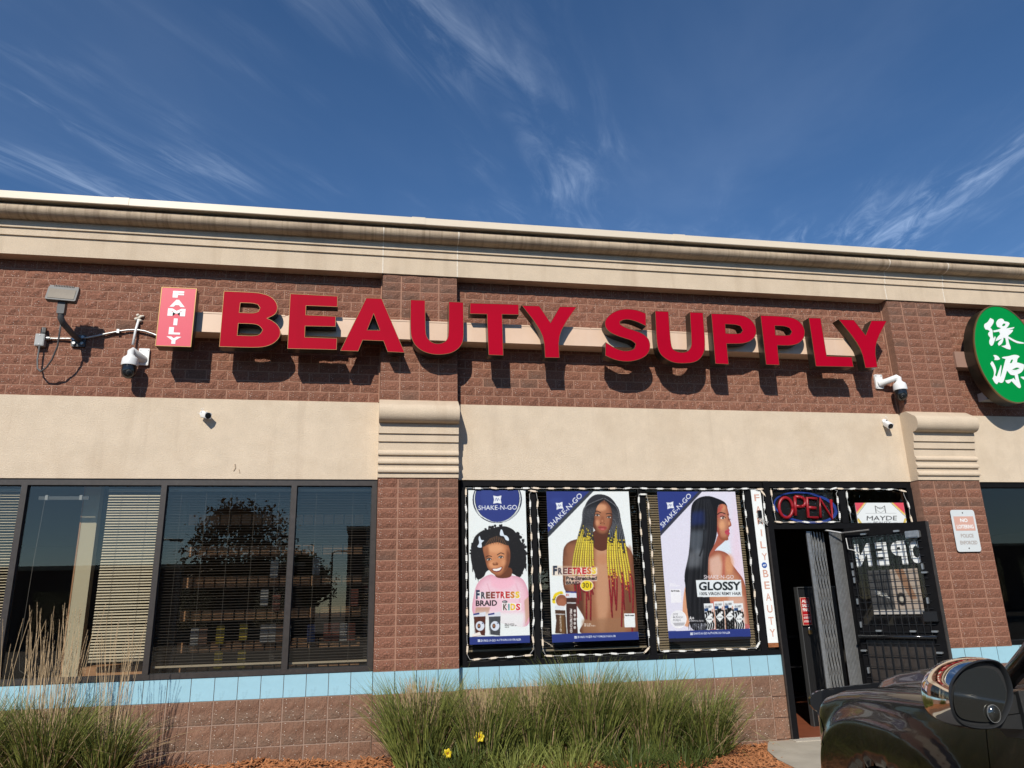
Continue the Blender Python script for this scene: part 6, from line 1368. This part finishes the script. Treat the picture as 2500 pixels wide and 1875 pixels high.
b = MB(); b.lathe([(.029, .002), (.029, .0045), (.031, .0045), (.0315, 0)], SM, 24); b.build('spot_mirror_rim', M['grey_metal'], mir, smooth=40)
b = MB(); b.add([CW(a, x, z) for a in (1.96, 1.88) for x, z in ((-.045, 1.01), (.03, 1.0), (.03, .945), (-.075, .935))], [(0, 1, 2, 3), (7, 6, 5, 4), (0, 4, 5, 1), (1, 5, 6, 2), (2, 6, 7, 3), (3, 7, 4, 0)]); b.build('mirror_arm', M['trim'], car)
b = MB(); b.add([CW(a, x, z) for a in (1.965, 1.88) for x, z in ((-.072, .932), (.03, .942), (.03, .885), (-.11, .895))], [(0, 1, 2, 3), (7, 6, 5, 4), (0, 4, 5, 1), (1, 5, 6, 2), (2, 6, 7, 3), (3, 7, 4, 0)]); b.build('mirror_foot', M['trim'], car)
b = MB(); b.add([CW(a, x, z) for x in (-.002, .05) for a, z in ((1.70, .945), (1.98, 1.02), (1.995, .86), (1.86, .845))], [(0, 1, 2, 3), (7, 6, 5, 4), (0, 4, 5, 1), (1, 5, 6, 2), (2, 6, 7, 3), (3, 7, 4, 0)]); b.build('mirror_base', M['trim'], car)
# ------------------------------------------------------------------ ornamental grass
def blades(mb, n, cx, cy, rad, h, spread, wd, seed, lean=(0, 0), curl=1.0, segs=4, hv=.3):
    r = np.random.default_rng(seed)
    for i in range(n):
        a = r.uniform(0, 2*np.pi); q = rad*math.sqrt(r.uniform(0, 1)); x, y = cx+q*math.cos(a), cy+q*math.sin(a)*.8
        z0 = bed_z(x, min(y, -.01)) ; L_ = h*(1-hv*r.uniform(0, 1)**1.2)
        a2 = a+r.normal(0, .6); t0 = abs(r.normal(0, spread))+q/rad*spread*.6; cu = curl*r.uniform(.2, 1.3)
        dx, dy = math.cos(a2), math.sin(a2); w_ = wd*r.uniform(.6, 1.2); tw = r.uniform(0, math.pi); sx, sy = math.cos(tw)*w_, math.sin(tw)*w_
        p = [x, y, z0]; th = t0*.55; pts = []
        for s_ in range(segs+1):
            t = s_/segs; k = (1-t**1.6*.95); pts.append((p[0]-sx*k, p[1]-sy*k, p[2])); pts.append((p[0]+sx*k, p[1]+sy*k, p[2]))
            th2 = min(th+cu*t*t*1.25+lean[0]*0, 2.2); st = L_/segs
            p = [p[0]+st*math.sin(th2)*dx+lean[0]*st*t, min(p[1]+st*math.sin(th2)*dy+lean[1]*st*t, -.006), p[2]+st*math.cos(th2)]
        k0 = len(mb.v); mb.v += pts
        for s_ in range(segs): mb.f.append((k0+2*s_, k0+2*s_+1, k0+2*s_+3, k0+2*s_+2)); mb.m.append(0)
def stems(mb, pl, n, cx, cy, rad, h, seed, plume=.16, lean=.06, hv=.35, wd=.0034):
    r = np.random.default_rng(seed)
    for i in range(n):
        a = r.uniform(0, 2*np.pi); q = rad*math.sqrt(r.uniform(0, 1)); x, y = cx+q*math.cos(a), cy+q*math.sin(a)*.7; z0 = bed_z(x, min(y, -.01)); L_ = h*(1-hv*r.uniform(0, 1))
        lx, ly = r.normal(0, lean)+(x-cx)*.25, r.normal(0, lean*.6); pts = []
        for s_ in range(6):
            t = s_/5; pts.append((x+lx*t*t*L_+r.normal(0, .002), min(y+ly*t*t*L_, -.006), z0+L_*t))
        mb.tube(pts, [wd, wd, wd*.9, wd*.8, wd*.7, wd*.5], 3, caps=False)
        if pl is not None and plume:
            P0 = Vector(pts[-1]); d = (P0-Vector(pts[-2])).normalized(); ln = plume*r.uniform(.6, 1.15)
            m_ = int(ln/.006)
            for k in range(m_):
                t = k/m_; c = P0-d*ln*(1-t); wv_ = (.0085*math.sin(math.pi*min(1, t*.9+.12))+.001); an = r.uniform(0, 6.28)
                o = Vector((math.cos(an), math.sin(an)*.8, .9)).normalized(); sdv = Vector((-math.sin(an), math.cos(an), .2))*.0022
                tip = c+o*wv_*1.7; pl.add([c-sdv, c+sdv, tip], [(0, 1, 2)])
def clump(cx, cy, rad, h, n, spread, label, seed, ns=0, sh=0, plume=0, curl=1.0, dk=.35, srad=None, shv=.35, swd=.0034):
    n = int(n*.62)
    t = empty('grass_clump', (cx, cy, bed_z(cx, cy)), label, 'grass', 'ornamental grass clumps in the planting bed')
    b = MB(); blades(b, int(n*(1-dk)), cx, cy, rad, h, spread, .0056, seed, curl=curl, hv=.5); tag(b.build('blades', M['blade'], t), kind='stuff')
    b = MB(); blades(b, int(n*dk), cx, cy, rad, h*.9, spread*1.1, .0056, seed+50, curl=curl); tag(b.build('shade_toned_blades', M['blade_dark'], t), kind='stuff')  # darker copy of the blade green, clump shade put into the colour
    b = MB(); blades(b, int(n*.16), cx, cy, rad, h*.95, spread*1.2, .0042, seed+80, curl=curl*1.3); tag(b.build('dry_blades', M['straw'], t), kind='stuff')
    if ns:
        b = MB(); pl = MB() if plume else None; stems(b, pl, ns, cx, cy, srad or rad*.7, sh, seed+90, plume, hv=shv, wd=swd); tag(b.build('dry_stems', M['straw'], t), kind='stuff')
        if pl: tag(pl.build('seed_heads', M['plume'], t), kind='stuff')
    return t
clump(.42, -.62, .22, .92, 1500, .42, 'green grass clump with pale tops in front of the brick pier', 21, 190, .74, 0, curl=.9, dk=.3)
clump(.95, -.72, .20, .84, 1400, .34, 'green grass clump above the upper yellow lily', 22, 140, .70, 0, dk=.3)
clump(1.42, -.62, .20, .86, 1300, .34, 'green grass clump between the upper lily and the tallest clump', 29, 120, .72, 0, dk=.3)
clump(1.92, -.60, .24, 1.0, 1800, .36, 'tallest green grass clump below the braided woman poster', 23, 110, .78, 0, dk=.3)
clump(2.50, -.62, .22, .92, 1600, .40, 'green grass clump below the lilac poster', 24, 90, .70, 0, dk=.3)
clump(2.98, -.66, .20, .80, 1500, .55, 'drooping grass clump at the right end by the pavement', 25, 25, .58, 0, curl=1.4, dk=.4)
clump(-2.55, -.62, .20, .86, 1700, .44, 'left grass clump carrying a dense sheaf of tall tan plumes', 26, 75, 1.42, .15, srad=.24, swd=.0024)
clump(-2.12, -.60, .15, .66, 700, .48, 'smaller grass clump spilling right of the tall tan sheaf', 27, 30, 1.34, .12, srad=.16, swd=.0024)
clump(-3.12, -.66, .22, .86, 1600, .5, 'grass clump at the left edge with a few loose plumes', 28, 18, 1.42, .16, srad=.26, shv=.30, swd=.0024)
def arching(cx, cy, n, label, seed, dirx):
    t = empty('grass_tuft', (cx, cy, bed_z(cx, cy)), label, 'grass'); b = MB(); r = np.random.default_rng(seed)
    for i in range(n):
        L_ = r.uniform(.45, .95); an = r.uniform(.5, 1.15); pts = []
        yy = r.normal(0, .06)
        for s_ in range(6):
            q = s_/5; pts.append((cx+dirx*L_*q*math.sin(an)*(.8+.3*q), min(cy+yy*q, -.01), bed_z(cx, cy)+L_*q*math.cos(an)*(1-.28*q*q)))
        b.tube(pts, [.0025, .0025, .002, .002, .0016, .001], 3, caps=False)
    tag(b.build('stems', M['straw'], t), kind='stuff')
arching(-2.15, -.58, 16, 'loose arching straw stems leaning right across the block base', 31, 1)
# day lilies
def lily(x, y, z, r_, label, face):
    t = empty('day_lily', (x, y, bed_z(x, y)), label, 'flower', 'yellow day lilies in the bed')
    b = MB(); b.tube([(x, y, bed_z(x, y)), (x+.01, y+.01, z*.6), (x, y, z-.01)], .003, 5); b.build('stem', M['blade'], t)
    A = Matrix.Translation((x, y, z)) @ Vector(face).to_track_quat('Z', 'Y').to_matrix().to_4x4()
    for k in range(6):
        b = MB(); P = []; an = R(60*k+8); wd = .42 if k % 2 else .34
        for i in range(6):
            u = i/5; rad = r_*u; wv_ = r_*wd*math.sin(math.pi*min(1, u*.86+.10)); h = .35*r_*math.sin(u*2.2)
            for s_ in (-1, 0, 1): P.append(A @ Vector((rad*math.cos(an)-s_*wv_*math.sin(an), rad*math.sin(an)+s_*wv_*math.cos(an), h+(.006 if s_ == 0 else .0)+(.002 if k % 2 else 0))))
        b.grid(P, 6, 3); pt = b.build('petal', M['petal'], t, smooth=True)
    b = MB(); b.lathe([(0, r_*.30), (r_*.22, r_*.22), (r_*.34, r_*.20)], A, 12); b.build('throat', M['petal_heart'], t)
    for k in range(5):
        an = R(72*k); b = MB(); b.tube([A @ Vector((0, 0, .01)), A @ Vector((r_*.25*math.cos(an), r_*.25*math.sin(an), r_*.62))], .0018, 4); b.build('stamen', M['petal_heart'], t)
lily(.885, -.95, .325, .046, 'upper yellow day lily in front of the grass clumps', (-.25, -.9, .35))
lily(.610, -.95, .215, .040, 'lower yellow day lily near the bottom edge', (.25, -.9, .25))
def leafy(cx, cy, n, label, seed):
    t = empty('lily_leaves', (cx, cy, bed_z(cx, cy)), label, 'plant'); b = MB(); blades(b, n, cx, cy, .22, .33, .7, .0055, seed, curl=1.2, segs=5)
    tag(b.build('leaves', M['blade_dark'] if seed % 2 else M['blade'], t), kind='stuff')
leafy(.72, -.96, 150, 'low strap leaves round the two yellow lilies', 41); leafy(1.62, -1.0, 150, 'low strap leaves at the foot of the tallest clump', 42); leafy(2.15, -1.02, 150, 'low strap leaves at the foot of the clump left of the lilac poster', 43); leafy(2.65, -1.0, 150, 'low strap leaves nearest the bark on the right', 45); leafy(1.15, -1.0, 150, 'low strap leaves right of the lilies', 44)

# ------------------------------------------------------------------ what stands across the car park (seen mirrored in the windows)
M['far_wall'] = pm('far_brick_wall', (.17, .12, .10), .9, var=.2, vscale=.6)
M['leaf'] = pm('tree_leaf', (.05, .07, .02), .6, var=.5, vscale=1.5, transl=.2); M['leaf_rust'] = pm('autumn_leaf', (.12, .07, .025), .6, var=.4, vscale=1.5, transl=.2); M['bark'] = pm('bark', (.09, .07, .055), .9, var=.3, vscale=8, bump=.6, bscale=20)
def far_building(x0, x1, y0, y1, h, label):
    t = empty('far_building', ((x0+x1)/2, (y0+y1)/2, GZ), label, 'building', 'buildings across the car park')
    b = MB(); b.box(x0, x1, y0, y1, GZ, h); b.build('wall', M['far_wall'], t)
    b = MB(); b.box(x0-.1, x1+.1, y0-.1, y1+.1, h+.001, h+.25); b.build('parapet', M['stucco'], t)
    n = int((x1-x0)/4)
    for k in range(n):
        w_ = MB(); xa = x0+(x1-x0)*(k+.25)/n; xb_ = x0+(x1-x0)*(k+.75)/n; w_.box(xa, xb_, y1+.003, y1+.06, .6, h-1.2); w_.build('window', M['glass_dark'], t)
far_building(-60, -4.0, -56, -42, 4.1, 'long low building across the car park behind the camera')
far_building(-1.4, 7, -60, -45, 6.6, 'taller building across the car park behind the camera')
far_building(30, 80, -80, -60, 6, 'distant low building beyond the car park on the right')
def tree(x, y, h, cr, label, seed, mt, nk=95):
    r = np.random.default_rng(seed); t = empty('shade_tree', (x, y, GZ), label, 'tree', 'trees across the car park')
    b = MB(); b.tube([(x, y, GZ), (x+.1, y, h*.3), (x, y+.1, h*.6), (x+.1, y, h*.85)], [.22, .17, .11, .04], 9); b.build('trunk', M['bark'], t, smooth=True)
    for k in range(6):
        a = k*1.05; b = MB(); z0 = h*(.32+.06*k); b.tube([(x, y, z0), (x+cr*.4*math.cos(a), y+cr*.4*math.sin(a), z0+h*.13), (x+cr*.75*math.cos(a), y+cr*.75*math.sin(a), z0+h*.2)], [.08, .05, .02], 6); b.build('limb', M['bark'], t, smooth=True)
    b = MB()
    for k in range(nk):
        th, ph = r.uniform(0, 6.28), r.uniform(-.9, 1.35); q = cr*r.uniform(.35, 1.0); c = np.array((x+q*math.cos(th)*math.cos(ph), y+q*math.sin(th)*math.cos(ph), h*.63+h*.36*math.sin(ph)*r.uniform(.6, 1.05)))
        for i in range(60):
            p = c+r.normal(0, cr*.13, 3); u = r.normal(0, 1, 3); u /= np.linalg.norm(u); v = np.cross(u, r.normal(0, 1, 3)); v /= np.linalg.norm(v); s_ = r.uniform(.08, .19)*(1 if cr < 4 else 1.6)
            b.add([p-u*s_, p+v*s_*.5, p+u*s_, p-v*s_*.5], [(0, 1, 2, 3)])
    tag(b.build('crown', mt, t), kind='stuff')
tree(-7.4, -39, 7.4, 3.0, 'round tree across the car park, mirrored in the wide dark window', 61, M['leaf_rust']); tree(-4.2, -44, 5.2, 2.0, 'small tree across the car park beside the round tree', 62, M['leaf']); tree(11, -47, 11.5, 5.2, 'broad dark tree across the car park just right of the taller building', 63, M['leaf'], 150); tree(19.5, -46, 12.5, 5.6, 'second broad dark tree from the taller building', 64, M['leaf'], 150); tree(29, -48, 12.5, 6, 'third broad dark tree from the taller building', 65, M['leaf'], 150); tree(38, -47, 13, 5.6, 'fourth broad dark tree, farthest from the taller building', 66, M['leaf'], 150)
def pole(x, y, h, label):
    t = empty('lamp_post', (x, y, GZ), label, 'lamp post', 'lamp posts in the car park'); b = MB(); b.tube([(x, y, GZ), (x, y, h)], [.09, .06], 10); b.build('post', M['charcoal'], t)
    b = MB(); b.tube([(x, y, h-.05), (x+.3, y, h+.1), (x+.8, y, h+.1)], .04, 8); b.box(x+.6, x+1.2, y-.15, y+.15, h+.02, h+.12); b.build('lamp_head', M['charcoal'], t)
pole(-10.6, -34, 5.0, 'lamp post in the car park mirrored left of the round tree'); pole(-2.6, -50, 5.5, 'lamp post in the car park before the taller building')
